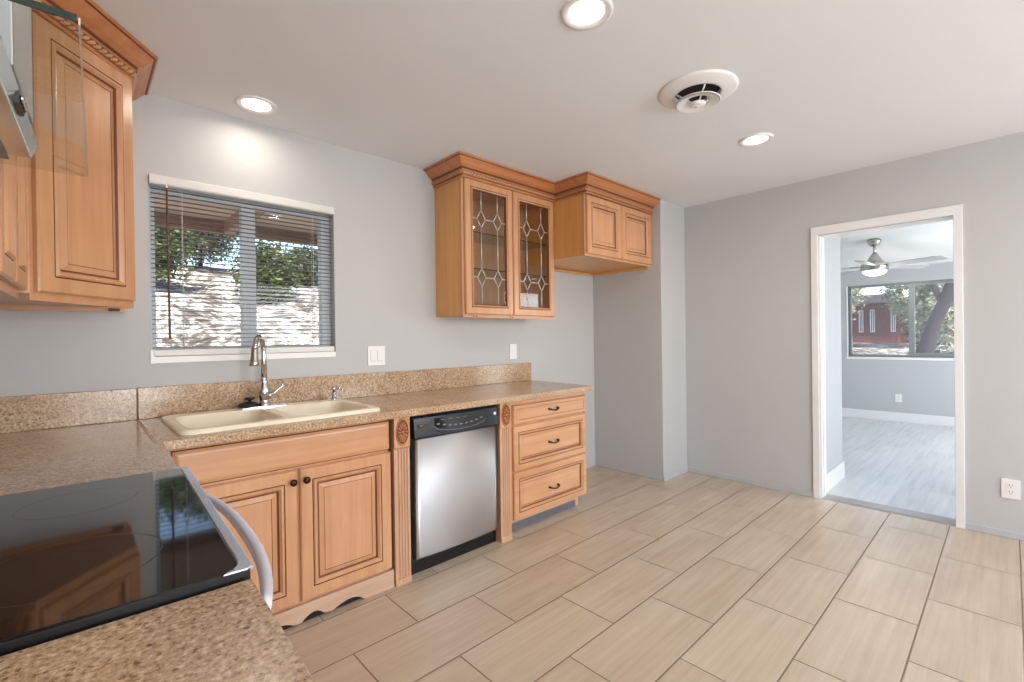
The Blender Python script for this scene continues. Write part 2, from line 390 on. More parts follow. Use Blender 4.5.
# ------------------------------------------------------------------ the room
struct(MB().box(-4.95, 0.0, -5.3, 0.0, -0.1, 0.0), 'floor', 'floor')
struct(MB().box(-4.95, 0.12, -5.3, 0.15, H, H + 0.1), 'ceiling', 'ceil')
WX0, WX1, WZ0, WZ1 = -3.868, -2.984, 1.157, 2.05
b = MB(); b.box(-4.95, WX0, 0, 0.15, 0, H); b.box(WX1, 0.12, 0, 0.15, 0, H); b.box(WX0, WX1, 0, 0.15, 0, WZ0); b.box(WX0, WX1, 0, 0.15, WZ1, H)
struct(b, 'wall_back', 'wall')
b = MB(ML); b.box(XLW - 0.12, XLW, -4.7, 0.72, 0, H); struct(b, 'wall_left', 'wall')
b = MB(); b.box(0, 0.12, -1.787, 0.0, 0, H); b.box(0, 0.12, -5.3, -2.542, 0, H); b.box(0, 0.12, -2.542, -1.787, 2.0, H)
struct(b, 'wall_right', 'wall')
struct(MB().box(-0.433, 0, -0.727, 0, 0, H), 'wall_alcove', 'wall', bevel=0.004)
b = MB(); b.box(-4.95, -4.3, -5.42, -5.3, 0, H); b.box(-3.2, -2.6, -5.42, -5.3, 0, H); b.box(-4.3, -3.2, -5.42, -5.3, 2.08, H); b.box(-.1, 0.12, -5.42, -5.3, 0, H); b.box(-2.6, -.1, -5.42, -5.3, 0, 0.9); b.box(-2.6, -.1, -5.42, -5.3, 2.25, H)
struct(b, 'wall_front', 'wall')
# low painted baseboards
struct(MB().box(-0.010, 0, -1.742, -0.727, 0, 0.042), 'baseboard_right', 'base', bevel=0.003)
struct(MB().box(-0.010, 0, -5.3, -2.578, 0, 0.042), 'baseboard_right.001', 'base', bevel=0.003)
struct(MB().box(-0.438, -0.010, -0.737, -0.727, 0, 0.042), 'baseboard_alcove', 'base', bevel=0.003)
# door casing and jamb
b = MB()
b.prism([(-1.742, 0.0), (-1.742, 2.066), (-2.578, 2.066), (-2.578, 0.0), (-2.534, 0.0), (-2.534, 2.004), (-1.787, 2.004), (-1.787, 0.0)][::-1], -0.016, 0.0, 'x')
struct(b, 'trim_1', 'trim', bevel=0.003)
b = MB(); b.box(0, 0.12, -1.799, -1.787, 0.0, 2.0); b.box(0, 0.12, -2.542, -2.537, 0.0, 2.0); b.box(0, 0.12, -2.542, -1.787, 1.996, 2.0)
b.box(0.035, 0.07, -1.805, -1.799, 0, 1.994)
struct(b, 'trim_2', 'trim', bevel=0.002)
b = MB(); b.loft([[(x, y, z) for x, z in ((-0.004, 0.0), (0.02, 0.010), (0.08, 0.012), (0.135, 0.010), (0.15, 0.0))] for y in (-2.542, -1.787)], True, True, True, 0, False)
struct(b, 'trim_3', 'thresh')

# ------------------------------------------------------------------ next room
FX = 4.355
struct(MB().box(0.0, FX + 0.1, -4.5, -0.2, -0.1, 0.0), 'floor.001', 'planks')
zc0, zc1 = 2.19 + 0.16 * (FX - 0.12), 2.19
b = MB(); b.loft([[(0.12, y, zc0), (FX + 0.1, y, zc1 - 0.016), (FX + 0.1, y, zc1 + 0.1), (0.12, y, zc0 + 0.12)] for y in (-4.5, -0.2)], True, True, True, 0, False)
struct(b, 'ceiling.001', 'ceil2')
FY0, FY1, FZ0, FZ1 = -2.75, -1.115, 0.90, 1.965
b = MB(); b.box(FX, FX + 0.12, FY1, -0.2, 0, 2.25); b.box(FX, FX + 0.12, -4.5, FY0, 0, 2.25); b.box(FX, FX + 0.12, FY0, FY1, 0, FZ0); b.box(FX, FX + 0.12, FY0, FY1, FZ1, 2.25)
struct(b, 'wall_far', 'wall2')
struct(MB().box(0.12, 0.761, -1.771, -1.65, 0, 3.0), 'wall_stub', 'wall2', bevel=0.004)
struct(MB().box(0.12, FX, -0.32, -0.2, 0, 3.0), 'wall_side', 'wall2')
b = MB(); b.box(0.12, 1.1, -4.62, -4.5, 0, 3.0); b.box(3.7, FX, -4.62, -4.5, 0, 3.0); b.box(1.1, 3.7, -4.62, -4.5, 0, 0.5); b.box(1.1, 3.7, -4.62, -4.5, 2.15, 3.0)
struct(b, 'wall_side.001', 'wall2')
struct(MB().box(0.12, 0.135, -4.5, -2.60, 0, 3.0).box(0.12, 0.135, -1.65, -0.32, 0, 3.0).box(0.12, 0.135, -2.60, -1.65, 2.0, 3.0), 'wall_near', 'wall2')
struct(MB().box(FX - 0.014, FX, -4.5, -0.32, 0, 0.131), 'baseboard_far', 'trim', bevel=0.004)
b = MB(); b.box(0.125, 0.775, -1.785, -1.771, 0, 0.14); b.box(0.761, 0.775, -1.785, -1.65, 0, 0.14); struct(b, 'baseboard_stub', 'trim', bevel=0.004)

# ------------------------------------------------------------------ kitchen window (white vinyl slider) with reveal sill
wn = struct(MB().prism(rrect(WX0, WX1, WZ0 + 0.008, WZ1, .001, 1), 0.070, 0.125, 'y', 0, [rrect(-3.840, -3.035, WZ0 + .075, WZ1 - .055, .003, 1)]), 'window_1', 'vinyl', bevel=0.003)
b = MB(); b.prism(rrect(-3.463, -3.395, WZ0 + .076, WZ1 - .056, .001, 1), 0.066, 0.118, 'y'); b.box(-3.431, -3.427, .063, .07, WZ0 + .08, WZ1 - .06)
b.build('mullion', 'vinyl', wn, 0.003)
MB().box(-3.845, -3.45, 0.095, 0.099, WZ0 + .07, WZ1 - .05).build('pane', 'pane', wn)
MB().box(-3.40, -3.03, 0.100, 0.104, WZ0 + .07, WZ1 - .05).build('pane', 'pane', wn)
b = MB(); b.box(WX0, WX1, -0.004, 0.072, WZ0, WZ0 + 0.032); b.box(WX0 - 0.004, WX0 + 0.016, -0.006, 0.0, WZ0 - .002, WZ0 + 0.066)
b.build('sill', 'white', wn, 0.002)

bl = thing('window_blind', 'white horizontal slat blind, opened, hanging in the window above the sink', 'blind', (-3.426, 0.0, 1.99))
b = MB(); b.loft([[(x, y, z) for y, z in ((-.012, 2.012), (-.016, 2.020), (-.016, 2.052), (-.008, 2.058), (.030, 2.058), (.030, 2.012))] for x in (WX0 + .002, WX1 - .002)], True, True, True, 0, False)
b.build('headrail', 'rail', bl, 0.002)
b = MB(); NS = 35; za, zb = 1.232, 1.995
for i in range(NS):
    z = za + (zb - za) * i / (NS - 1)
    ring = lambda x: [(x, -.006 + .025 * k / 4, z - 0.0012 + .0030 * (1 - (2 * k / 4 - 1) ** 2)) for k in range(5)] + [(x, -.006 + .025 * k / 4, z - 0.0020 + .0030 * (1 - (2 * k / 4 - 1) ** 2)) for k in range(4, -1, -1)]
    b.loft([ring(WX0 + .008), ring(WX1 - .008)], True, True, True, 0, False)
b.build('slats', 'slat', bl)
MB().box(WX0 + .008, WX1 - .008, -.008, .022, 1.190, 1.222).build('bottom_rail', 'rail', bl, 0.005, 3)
for x in (-3.738, -3.11):
    b = MB()
    for y in (-.0075, .0205): b.tube([(x, y, 2.012), (x, y, 1.215)], .0010, 5)
    b.build('lift_cord', 'rail', bl)
b = MB(); b.tube([(-3.800, -.016, 2.012), (-3.800, -.026, 1.995)], .004, 8, 1); b.tube([(-3.800, -.026, 1.996), (-3.797, -.022, 1.285), (-3.797, -.022, 1.272)], [.0045, .0052, .0062], 8, 0)
b.build('tilt_wand', ['wand', 'white'], bl, label='dark brown tilt wand')

# far window (grey aluminium slider) with white sill
fw = struct(MB().prism(rrect(FY0, FY1, FZ0 + .01, FZ1, .001, 1), FX + .05, FX + .10, 'x', 0, [rrect(FY0 + .03, FY1 - .03, FZ0 + .045, FZ1 - .03, .002, 1)]), 'window_2', 'alum', bevel=0.003)
MB().box(FX + .04, FX + .09, -1.872, -1.805, FZ0 + .02, FZ1 - .01).build('mullion', 'alum', fw, 0.003)
MB().prism(rrect(-2.73, -1.83, FZ0 + .03, FZ1 - .02, .001, 1), FX + .042, FX + .062, 'x', 0, [rrect(-2.70, -1.865, FZ0 + .075, FZ1 - .05, .001, 1)]).build('sash', 'alum', fw)
MB().box(FX + .07, FX + .073, -1.83, FY1 - .02, FZ0 + .03, FZ1 - .02).build('pane', 'hazypane', fw)
MB().box(FX + .050, FX + .053, -2.71, -1.85, FZ0 + .07, FZ1 - .04).build('pane', 'hazypane', fw)
MB().box(FX - .012, FX + .05, FY0 - .01, FY1 + .025, FZ0 - .025, FZ0 + .01).box(FX - .006, FX + .05, FY1, FY1 + .022, FZ0, FZ1 + .0).build('sill', 'white', fw, 0.003)

# ------------------------------------------------------------------ worktop with backsplash
ct = thing('countertop', 'speckled tan granite worktop with backsplash running under the window', 'countertop', (-2.9, -0.35, 0.863))
hole = rrect(-3.812, -3.040, -0.600, -0.130, .05, 5)
b = MB(); b.prism([(-3.925, -0.004), (-3.925, -0.701), (-1.390, -0.701), (-1.376, -0.690), (-1.332, -0.004)], 0.863, 0.9, 'z', 0, [hole])
b.build('slab', 'granite', ct, 0.005, 3)
e = ml(0, -.527); f = ml(XLW + .003, -.527); c = ml(XLW + .003, .66); 
b = MB(); b.prism([(-3.928, -0.004), (c.x, -0.004), (f.x, f.y), (e.x, e.y), (-3.903, -0.701), (-3.928, -0.701)], 0.863, 0.9)
b.build('corner_slab', 'granite', ct, 0.004, 3)
MB().box(-3.929, -3.924, -0.695, -0.03, 0.8985, 0.9006).build('seam', 'seam', ct, label='pale seam line in the worktop')
MB().box(-3.922, -1.326, -0.022, -0.001, 0.9, 1.047).build('backsplash', 'granite', ct, 0.003)
MB().box(c.x, -3.925, -0.022, -0.001, 0.9, 1.046).build('backsplash', 'granite', ct, 0.003)
MB(ML).box(XLW + .001, XLW + .021, -.527, .67, 0.9, 1.046).build('backsplash', 'granite', ct, 0.003)
b = MB(ML); b.prism(rrect(XLW + .003, 0.007, -1.95, -1.308, .004, 2), 0.863, 0.9)
cn = b.build('countertop', 'granite', None, 0.005, 3); tag(cn, 'short granite worktop on the near side of the stove', 'countertop')

# ------------------------------------------------------------------ sink
sk = thing('kitchen_sink', 'cream double bowl drop-in sink set in the worktop under the window', 'sink', (-3.425, -0.37, 0.9))
ox0, ox1, oy0, oy1 = -3.848, -3.008, -0.640, -0.086
b = MB()
ringsO = [[(x, y, z) for x, y in rrect(ox0 + i, ox1 - i, oy0 + i, oy1 - i, .045 - i * .5, 6)] for i, z in ((0, .9002), (.001, .909), (.006, .9150), (.013, .917))]
b.loft(ringsO)
bowls = [(-3.815, -3.452, -.600, -.188), (-3.410, -3.042, -.600, -.188)]
bm_rings = []
for bx0, bx1, by0, by1 in bowls:
    rr = [[(x, y, z) for x, y in rrect(bx0 + i, bx1 - i, by0 + i, by1 - i, max(.02, .06 - i * .3), 6)] for i, z in ((0, .917), (.006, .913), (.012, .900), (.018, .80), (.03, .735), (.06, .722))]
    b.loft(rr, True, False, True)
    bm_rings.append([(x, y) for x, y in rrect(bx0, bx1, by0, by1, .06, 6)])
# deck between rim and bowls
bm = bmesh.new(); es = []
for lp in [rrect(ox0 + .013, ox1 - .013, oy0 + .013, oy1 - .013, .045 - .0065, 6)] + bm_rings:
    vs = [bm.verts.new((x, y, .917)) for x, y in lp]; es += [bm.edges.new((vs[i], vs[(i + 1) % len(vs)])) for i in range(len(vs))]
bmesh.ops.triangle_fill(bm, use_beauty=True, edges=es); bm.verts.index_update()
b.add([v.co.copy() for v in bm.verts], [[v.index for v in q.verts] for q in bm.faces]); bm.free()
b.build('basin', 'sink', sk)
for cx in (-3.633, -3.226):
    b = MB(); b.lathe([(.045, .7225), (.043, .727), (.030, .725), (.008, .7235)], (cx, -.39, 0), 20); b.build('drain', 'chrome', sk)

# faucet
fx, fy = -3.418, -0.138
fc = thing('kitchen_faucet', 'chrome gooseneck pull-down faucet standing behind the cream sink', 'faucet', (fx, fy, 0.917))
MB().prism(rrect(-3.545, -3.30, -.168, -.108, .029, 7), .9172, .924).build('deck_plate', 'chrome', fc, 0.002)
b = MB(); b.lathe([(.030, .924), (.030, .932), (.024, .938), (.022, .955), (.026, .965), (.027, 1.0), (.024, 1.02), (.017, 1.04), (.0155, 1.06), (.017, 1.065), (.0145, 1.072)], (fx, fy, 0), 24); b.build('body', 'chrome', fc)
dx, dy = -0.55, -0.83; pts = [(fx, fy, 1.065), (fx, fy, 1.17)]
R_ = 0.062
for k in range(0, 13):
    t = PI * k / 12 * 0.93; q = R_ * (1 - math.cos(t)); pts.append((fx + dx * q, fy + dy * q, 1.195 + 0.082 * math.sin(t)))
lastp = pts[-1]
b = MB(); b.tube(pts, [.0155, .014] + [.0128] * 13, 14); b.build('spout', 'chrome', fc)
b = MB(); b.lathe([(.0145, 0.012), (.016, 0), (.0165, -.03), (.021, -.06), (.023, -.075), (.019, -.08)], (lastp[0], lastp[1], lastp[2]), 18, (-dx * .12, -dy * .12, 1)); b.build('spray_head', 'nickel', fc)
b = MB(); b.tube([(fx + .022, fy - .004, .975), (fx + .045, fy - .010, .985), (fx + .075, fy - .016, 1.012), (fx + .098, fy - .02, 1.032)], [.010, .008, .007, .0085], 10)
b.lathe([(.019, -.008), (.019, .008)], (fx + .025, fy - .004, .975), 16, (1, -.2, 0.1)); b.build('lever', 'chrome', fc)
# soap dispenser
sx, sy = -3.052, -0.132
sd = thing('soap_dispenser', 'small chrome soap pump on the right rear corner of the sink', 'soap dispenser', (sx, sy, .917))
MB().lathe([(.019, .917), (.019, .922), (.013, .926), (.012, .955), (.010, .96)], (sx, sy, 0), 18).build('base', 'chrome', sd)
b = MB(); b.lathe([(.008, .96), (.008, .972), (.014, .974), (.014, .986), (.009, .992)], (sx, sy, 0), 16); b.tube([(sx, sy, .98), (sx + .02, sy - .03, .982), (sx + .034, sy - .058, .966)], [.007, .006, .0045], 8); b.build('pump_head', 'chrome', sd)
# black stopper pieces on the rim
b = MB(); b.lathe([(.010, .924), (.046, .925), (.048, .934), (.034, .944), (.012, .948)], (-3.492, -.138, .0015), 20); b.lathe([(.006, .946), (.008, .956), (.026, .960), (.024, .968), (.006, .971)], (-3.484, -.134, .0015), 16)
tag(b.build('sink_stopper', 'rubber'), 'black rubber sink stopper lying beside the faucet base', 'sink stopper')

# ------------------------------------------------------------------ base cabinets under the window
YF = -0.622   # carcass front; doors stand 19 mm in front
def knob(parent, p, n):
    b = MB(); b.lathe([(.006, 0), (.005, .010), (.0075, .013), (.0145, .018), (.0155, .024), (.011, .030), (.004, .0315)], p, 18, n); return b.build('knob', 'bronze', parent, label='dark bronze knob')
def pull(parent, c):
    x, y, z = c; b = MB(); w = .043
    pts = [(x - w, y, z + .004), (x - w, y - .016, z + .003), (x - w * .55, y - .024, z - .003), (x, y - .026, z - .006), (x + w * .55, y - .024, z - .003), (x + w, y - .016, z + .003), (x + w, y, z + .004)]
    b.tube(pts, [.0055, .0055, .0042, .0055, .0042, .0055, .0055], 10)
    for s_ in (-1, 1): b.lathe([(.009, 0), (.008, .004), (.005, .006)], (x + s_ * w, y, z + .004), 12, (0, -1, 0))
    return b.build('pull', 'bronze', parent, label='dark bronze bail pull')
sb = thing('sink_base_cabinet', 'maple base cabinet with two raised-panel doors under the sink', 'cabinet', (-3.43, -0.33, 0))
b = MB(); b.box(-3.90, -2.962, -.03, -.60, .09, .72); b.box(-3.90, -3.882, YF, -.03, .0, .862); b.box(-2.98, -2.962, YF, -.03, .0, .862)
b.box(-3.90, -2.962, YF, -.60, .685, .862); b.box(-3.90, -2.962, YF, -.60, .085, .105); b.box(-3.432, -3.405, YF, -.60, .10, .69); b.box(-3.0, -2.962, YF, -.60, .1, .69)
b.build('carcass', 'wv', sb, 0.0015)
b = MB(); panel(b, (-3.872, YF, .700), (1, 0, 0), (0, -1, 0), .898, .146, [(0, .009), (.004, .0125, 1), (.016, .0175), (.024, .019)]); b.build('false_drawer_front', ['wh', 'glaze'], sb)
for x0, x1, kx in ((-3.872, -3.4245, -3.4465), (-3.4135, -2.972, -3.391)):
    b = MB(); panel(b, (x0, YF, .100), (1, 0, 0), (0, -1, 0), x1 - x0, .588, DOOR); d = b.build('door', ['wv', 'glaze'], sb); knob(d, (kx, YF - .019, .640), (0, -1, 0))
# scalloped valance at the floor
prof = [(-3.90, 0.088), (-2.964, 0.088), (-2.964, 0.0), (-3.122, 0.002)]
def hump(x0, x1, zpk, skew): return [(x0 + (x1 - x0) * t, .002 + zpk * .85 * math.sin(PI * t ** skew) ** 0.9) for t in [k / 12 for k in range(1, 12)]]
prof += hump(-3.128, -3.292, .036, 0.75)[:]
prof += [(-3.300, .012), (-3.306, .012)]
prof += hump(-3.310, -3.425, .044, 0.85)
prof += [(-3.430, .010), (-3.436, .010)]
prof += hump(-3.440, -3.60, .036, 0.85) + [(-3.62, 0.0), (-3.90, 0.0)]
b = MB(); b.prism(prof, -.640, -.622, 'y'); b.box(-3.90, -2.964, -.621, -.60, 0, .086, 1); b.build('valance', ['toe', 'dark'], sb, label='scalloped pale toe board')  # dark strip behind the cutouts: shade of the void put in as colour

def pilaster(x0, x1, label):
    cx = (x0 + x1) / 2; w = x1 - x0
    t = thing('pilaster', label, 'pilaster', (cx, -.33, 0), group='carved pilasters beside the dishwasher')
    b = MB(); b.box(x0, x1, -.635, -.05, .0, .70); b.box(x0, x1, -.625, -.05, .70, .862)
    b.build('post', 'wv', t, 0.002)
    # fluted face
    n = 4; fw_ = (w - .024) / n; ring = []
    for k in range(n):
        for j in range(7):
            a = PI * j / 6; ring.append((x0 + .012 + fw_ * (k + .5 - .46 * math.cos(a)), -.645 + .007 * math.sin(a)))
    poly = [(x0, -.634), (x0, -.645)] + ring + [(x1, -.645), (x1, -.634)]
    b = MB(); b.loft([[(x, y, z) for x, y in poly] for z in (.03, .695)], True, True, True, 0, False); b.box(x0 - .0, x1 + .0, -.649, -.634, 0, .03)
    b.build('fluted_shaft', ['flute'], t)
    b = MB(); b.box(x0 - .001, x1 + .001, -.652, -.62, .700, .861); b.build('rosette_block', 'wv', t, 0.003)
    def oval(k, y): return [(cx + (w * .41) * k * math.cos(2 * PI * i / 28), y, .781 + .070 * k * math.sin(2 * PI * i / 28)) for i in range(28)]
    b = MB(); b.loft([oval(1.0, -.651), oval(1.0, -.655), oval(.95, -.6585), oval(.89, -.656), oval(.85, -.653), oval(.80, -.655)], True, False, True, [1, 0, 0, 1, 1], True)
    for i in range(14):
        a = 2 * PI * i / 14; p0 = (cx + w * .10 * math.cos(a), -.656, .781 + .017 * math.sin(a)); p1 = (cx + w * .29 * math.cos(a), -.657, .781 + .050 * math.sin(a))
        b.tube([p0, ((p0[0] + p1[0]) / 2, -.6575, (p0[2] + p1[2]) / 2), p1], [.002, .0036, .0046], 6)
    b.lathe([(.009, 0), (.008, .005), (.003, .007)], (cx, -.655, .781), 12, (0, -1, 0))
    b.build('rosette', ['rosette', 'glaze'], t, label='carved oval rosette')
pilaster(-2.957, -2.868, 'fluted maple pilaster with oval rosette between sink cabinet and dishwasher')
pilaster(-2.240, -2.152, 'fluted maple pilaster with oval rosette between dishwasher and drawer cabinet')

# dishwasher
dw = thing('dishwasher', 'stainless steel dishwasher with dark control panel under the worktop', 'dishwasher', (-2.55, -.33, 0))
MB().box(-2.860, -2.246, -.60, -.03, .0, .858).build('tub', 'black', dw)
b = MB(); N = 18; rings = []
for k in range(N + 1):
    x = -2.833 + .581 * k / N; bow = .010 * (1 - (2 * k / N - 1) ** 2)
    rings.append([(x, -.602, .088), (x, -.632 - bow, .088), (x, -.640 - bow, .098), (x, -.640 - bow, .724), (x, -.602, .724)])
b.loft(rings, True, True, True, 0, False)
for i in range(len(b.sm)): b.sm[i] = False
do = b.build('door', 'steel', dw)
for p in do.data.polygons:
    if abs(p.normal.y) > .8: p.use_smooth = True
b = MB(); rings = []
for k in range(N + 1):
    x = -2.836 + .588 * k / N; bow = .010 * (1 - (2 * k / N - 1) ** 2)
    rings.append([(x, -.602, .727), (x, -.642 - bow, .727), (x, -.646 - bow, .735), (x, -.636 - bow, .835), (x, -.628 - bow, .846), (x, -.602, .846)])
b.loft(rings, True, True, True, 0, False); cp = b.build('control_panel', 'navy', dw)
MB().box(-2.862, -2.246, -.615, -.60, .846, .862).build('top_strip', 'black', dw)
# curved display insert with buttons, handle slot, badge
def onpanel(x, z, out=.0): 
    u = (x + 2.836) / .588; bow = .010 * (1 - (2 * u - 1) ** 2); return (x, -.646 - bow + (z - .735) * .10 - out, z)
b = MB(); top = []; bot = []
for k in range(21):
    u = k / 20; x = -2.715 + .355 * u
    top.append(onpanel(x, .824, .0015)); bot.append(onpanel(x, .784 - .032 * (1 - (2 * u - 1) ** 2) ** .6, .0015))
b.loft([top, bot], False, smooth=False); b.build('display', 'blackgl', cp)
b = MB(); b.tube([onpanel(-2.72 + .365 * k / 20, .782 - .034 * (1 - (2 * k / 20 - 1) ** 2) ** .6, .002) for k in range(21)], .0025, 6); b.build('display_rim', 'grille', cp)
for k in range(9):
    x = -2.69 + .30 * k / 8; z = .792 - .018 * (1 - (2 * k / 8 - 1) ** 2)
    p = onpanel(x, z, .002); b = MB(); b.prism(rrect(p[0] - .010, p[0] + .010, p[2] - .004, p[2] + .004, .003, 3), p[1] - .0015, p[1] + .001, 'y'); b.build('button', 'grille', cp)
for k in range(4):
    p = onpanel(-2.66 + .05 * k, .812, .002); b = MB(); b.box(p[0] - .012, p[0] + .012, p[1] - .001, p[1] + .001, p[2] - .0014, p[2] + .0014); b.build('indicator', 'grille', cp)
p = onpanel(-2.773, .793, .001); b = MB(); b.box(p[0] - .040, p[0] + .040, p[1] - .001, p[1] + .002, p[2] - .011, p[2] + .011); b.box(p[0] - .034, p[0] - .012, p[1] - .0018, p[1] - .001, p[2] + .001, p[2] + .006, 1); b.build('nameplate', ['blackgl', 'grille'], cp)
p = onpanel(-2.277, .800, .0); b = MB(); b.lathe([(.011, 0), (.010, .002), (.004, .0025)], p, 18, (0, -1, 0)); b.build('badge', 'white', cp, label='small round pale badge')
MB().box(-2.862, -2.246, -.598, -.58, .005, .09).build('kick_plate', 'black', dw)

# drawer cabinet
db = thing('drawer_cabinet', 'maple base cabinet of three drawers at the worktop end', 'cabinet', (-1.76, -.33, 0))
b = MB(); b.box(-2.150, -1.386, YF, -.03, .097, .862); b.build('carcass', 'wv', db, 0.0015)
for z0, h, sp, pz in ((.705, .124, SLAB, .768), (.408, .287, DRAWER, .545), (.100, .298, DRAWER, .235)):
    b = MB(); panel(b, (-2.120, YF, z0), (1, 0, 0), (0, -1, 0), .732, h, sp); d = b.build('drawer', ['wh', 'glaze'], db); pull(d, (-1.748, YF - .0165 if sp is DRAWER else YF - .019, pz))
b = MB(); b.box(-2.150, -1.40, -.565, -.55, .0, .097); b.build('toe_board', 'toe', db)
b = MB(); b.box(-2.13, -1.44, -.572, -.565, .004, .050)
for k in range(46): b.box(-2.125 + .0148 * k, -2.119 + .0148 * k, -.5745, -.572, .008, .046)
b.build('toe_grille', 'grille', db, label='dark grey vent grille in the toe board')

# ------------------------------------------------------------------ left run: corner base, range, near base
def plainbase(y0, y1, label, doors):
    c = ml(-.3, (y0 + y1) / 2); t = thing('base_cabinet', label, 'cabinet', (c.x, c.y, 0), TH)
    MB(ML).box(XLW + .01, -.075, y0, y1, .09, .862).box(XLW + .01, -.13, y0, y1, 0, .09).build('carcass', 'wv', t, .0015)
    for a, bb in doors:
        b = MB(ML); panel(b, (-.075, bb - .004, .105), (0, -1, 0), (1, 0, 0), abs(a - bb) - .008, .74, DOOR)
        d = b.build('door', ['wv', 'glaze'], t); 
        b = MB(ML); b.lathe([(.006, 0), (.005, .010), (.0145, .018), (.0155, .024), (.004, .0315)], (-.056, a + .03, .79), 16, (1, 0, 0)); b.build('knob', 'bronze', d)
plainbase(-.525, -.02, 'maple base cabinet between the stove and the sink corner', [(-.52, -.08)])
plainbase(-1.95, -1.306, 'maple base cabinet under the short worktop by the stove', [(-1.625, -1.31), (-1.945, -1.63)])
ry0, ry1 = -1.296, -.533
c = ml(-.3, (ry0 + ry1) / 2); rg = thing('range', 'black glass-top electric stove set between the granite worktops', 'stove', (c.x, c.y, 0), TH)
MB(ML).box(XLW + .01, -.05, ry0 + .004, ry1 - .004, 0.0, .885).build('body', 'black', rg, .003)
b = MB(ML); b.box(-.05, -.018, ry0 + .006, ry1 - .006, .17, .855); b.build('oven_door', 'steelh', rg, .006)
MB(ML).box(-.05, -.020, ry0 + .006, ry1 - .006, .02, .165).build('bottom_drawer', 'steelh', rg, .006)
# cooktop: dark tray, silver frame along the front, glass inside
b = MB(ML); b.prism(rrect(XLW + .012, .009, ry0 - .006, ry1 + .004, .010, 4), .886, .911); b.build('cooktop_tray', 'black', rg, .004)
b = MB(ML); yo0, yo1 = ry0 - .006, ry1 + .006
out_ = rrect(-.40, .004, yo0 + .002, yo1 - .002, .020, 5)
b.prism([(-.030, yo0 + .003), (.004, yo0 + .003), (.014, yo0 + .010), (.014, yo1 - .006), (.004, yo1 - .001), (-.050, yo1 - .001), (-.040, yo1 - .007), (-.018, yo1 - .012), (-.006, yo1 - .022), (-.003, yo1 - .040), (-.003, yo0 + .045), (-.006, yo0 + .026), (-.014, yo0 + .014), (-.024, yo0 + .009)], .9055, .9135)
b.build('front_trim', 'steeltrim', rg, .003, label='silver front trim of the cooktop')
b = MB(ML); b.prism(rrect(XLW + .02, -.004, yo0 + .006, yo1 - .007, .030, 6), .909, .9131); ck = b.build('cooktop_glass', 'blackgl', rg, .001)
for cx, cy, r in ((-.20, -.72, .095), (-.20, -1.10, .115), (-.45, -.72, .115), (-.45, -1.10, .08)):
    b = MB(ML); b.lathe([(r, .9131), (r + .0015, .9133), (r + .003, .9131)], (cx, cy, 0), 48, caps=False); b.build('burner_ring', 'ring', ck)
b = MB(ML); pts = []
for k in range(25):
    u = k / 24; y = ry0 + .012 + (ry1 - ry0 - .024) * u; s_ = 1 - abs(2 * u - 1) ** 2.6; pts.append((.030 + .044 * s_, y, .835))
b.tube(pts, [.009 + .0035 * (1 - abs(2 * k / 24 - 1) ** 2) for k in range(25)], 14)
for q in (pts[0], pts[-1]): b.tube([(-.020, q[1], q[2]), q], [.013, .010], 12)
b.build('handle', 'handle', rg, label='bowed pale metal oven handle')
b = MB(ML); b.box(XLW + .008, XLW + .07, ry0, ry1, .886, 1.0); b.build('backguard', 'steelh', rg, .006)

# ------------------------------------------------------------------ upper cabinets
CP_ = [(0.0, -.118), (.010, -.118), (.013, -.112), (.010, -.104), (.006, -.100), (.006, -.078), (.016, -.076), (.020, -.070), (.020, -.066), (.028, -.060), (.048, -.046), (.066, -.026), (.078, -.014), (.086, -.012), (.092, -.008), (.092, -.002), (0.0, -.002)]
CMI = [0, 0, 0, 1, 0, 0, 0, 1, 1, 0, 0, 0, 1, 0, 0, 0, 0]
def crown(parent, path, mat='crown', capz=H):
    b = MB(); sweep(b, path, [(o, capz + z) for o, z in CP_], CMI); c = b.build('crown_molding', [mat, 'glaze'], parent)
    r = MB(); rope(r, offset_path(path, .013), capz - .089, .0125, .026); r.build('rope_bead', ['wh', 'glaze'], c, label='twisted rope bead')
    return c
# glass-front cabinet
gx0, gx1, gz0 = -2.258, -1.362, 1.413; gy = -.311
gc = thing('glass_front_cabinet', 'maple wall cabinet with two leaded glass doors', 'cabinet', (-1.81, -.16, gz0))
for q in (gx0, gx1 - .016): MB().box(q, q + .016, gy + .020, -.002, gz0, H - .03).build('side_panel', 'wside', gc, .001)
b = MB(); b.box(gx0 + .016, gx1 - .016, -.010, -.002, gz0 + .012, 2.34); b.box(gx0 + .016, gx1 - .016, gy, -.010, gz0 + .012, gz0 + .03); b.box(gx0 + .016, gx1 - .016, gy, -.010, 2.31, 2.33)
b.build('interior', 'winside', gc)
b = MB(); fyf = gy - .0; 
b.prism(rrect(gx0 - .0015, gx1 + .0005, gz0 - .0015, 2.335, .001, 1), gy - .001, gy + .0195, 'y', 0, [rrect(gx0 + .04, -1.832, gz0 + .04, 2.30, .001, 1), rrect(-1.788, gx1 - .04, gz0 + .04, 2.30, .001, 1)])
b.build('face_frame', 'wv', gc, .001)
b = MB(); b.box(gx0 + .017, gx1 - .017, gy + .02, -.002, gz0 + .002, gz0 + .010); b.box(gx0 + .003, gx1 - .003, gy, gy + .018, gz0 - .014, gz0 - .002)
for x in (gx0 + .09, gx0 + .115, -1.83, -1.805): b.lathe([(.005, 0), (.004, .003)], (x, gy - .0008, gz0 - .006), 8, (0, -1, 0), 1)
b.build('light_rail', ['wh', 'bronze'], gc)
for z in (1.735, 1.985):
    MB().box(gx0 + .018, gx1 - .018, gy + .035, -.014, z, z + .006).build('shelf', ['shelfglass'], gc); 
    MB().box(gx0 + .018, gx1 - .018, gy + .033, gy + .035, z, z + .006).build('shelf_edge', ['glassedge'], gc)
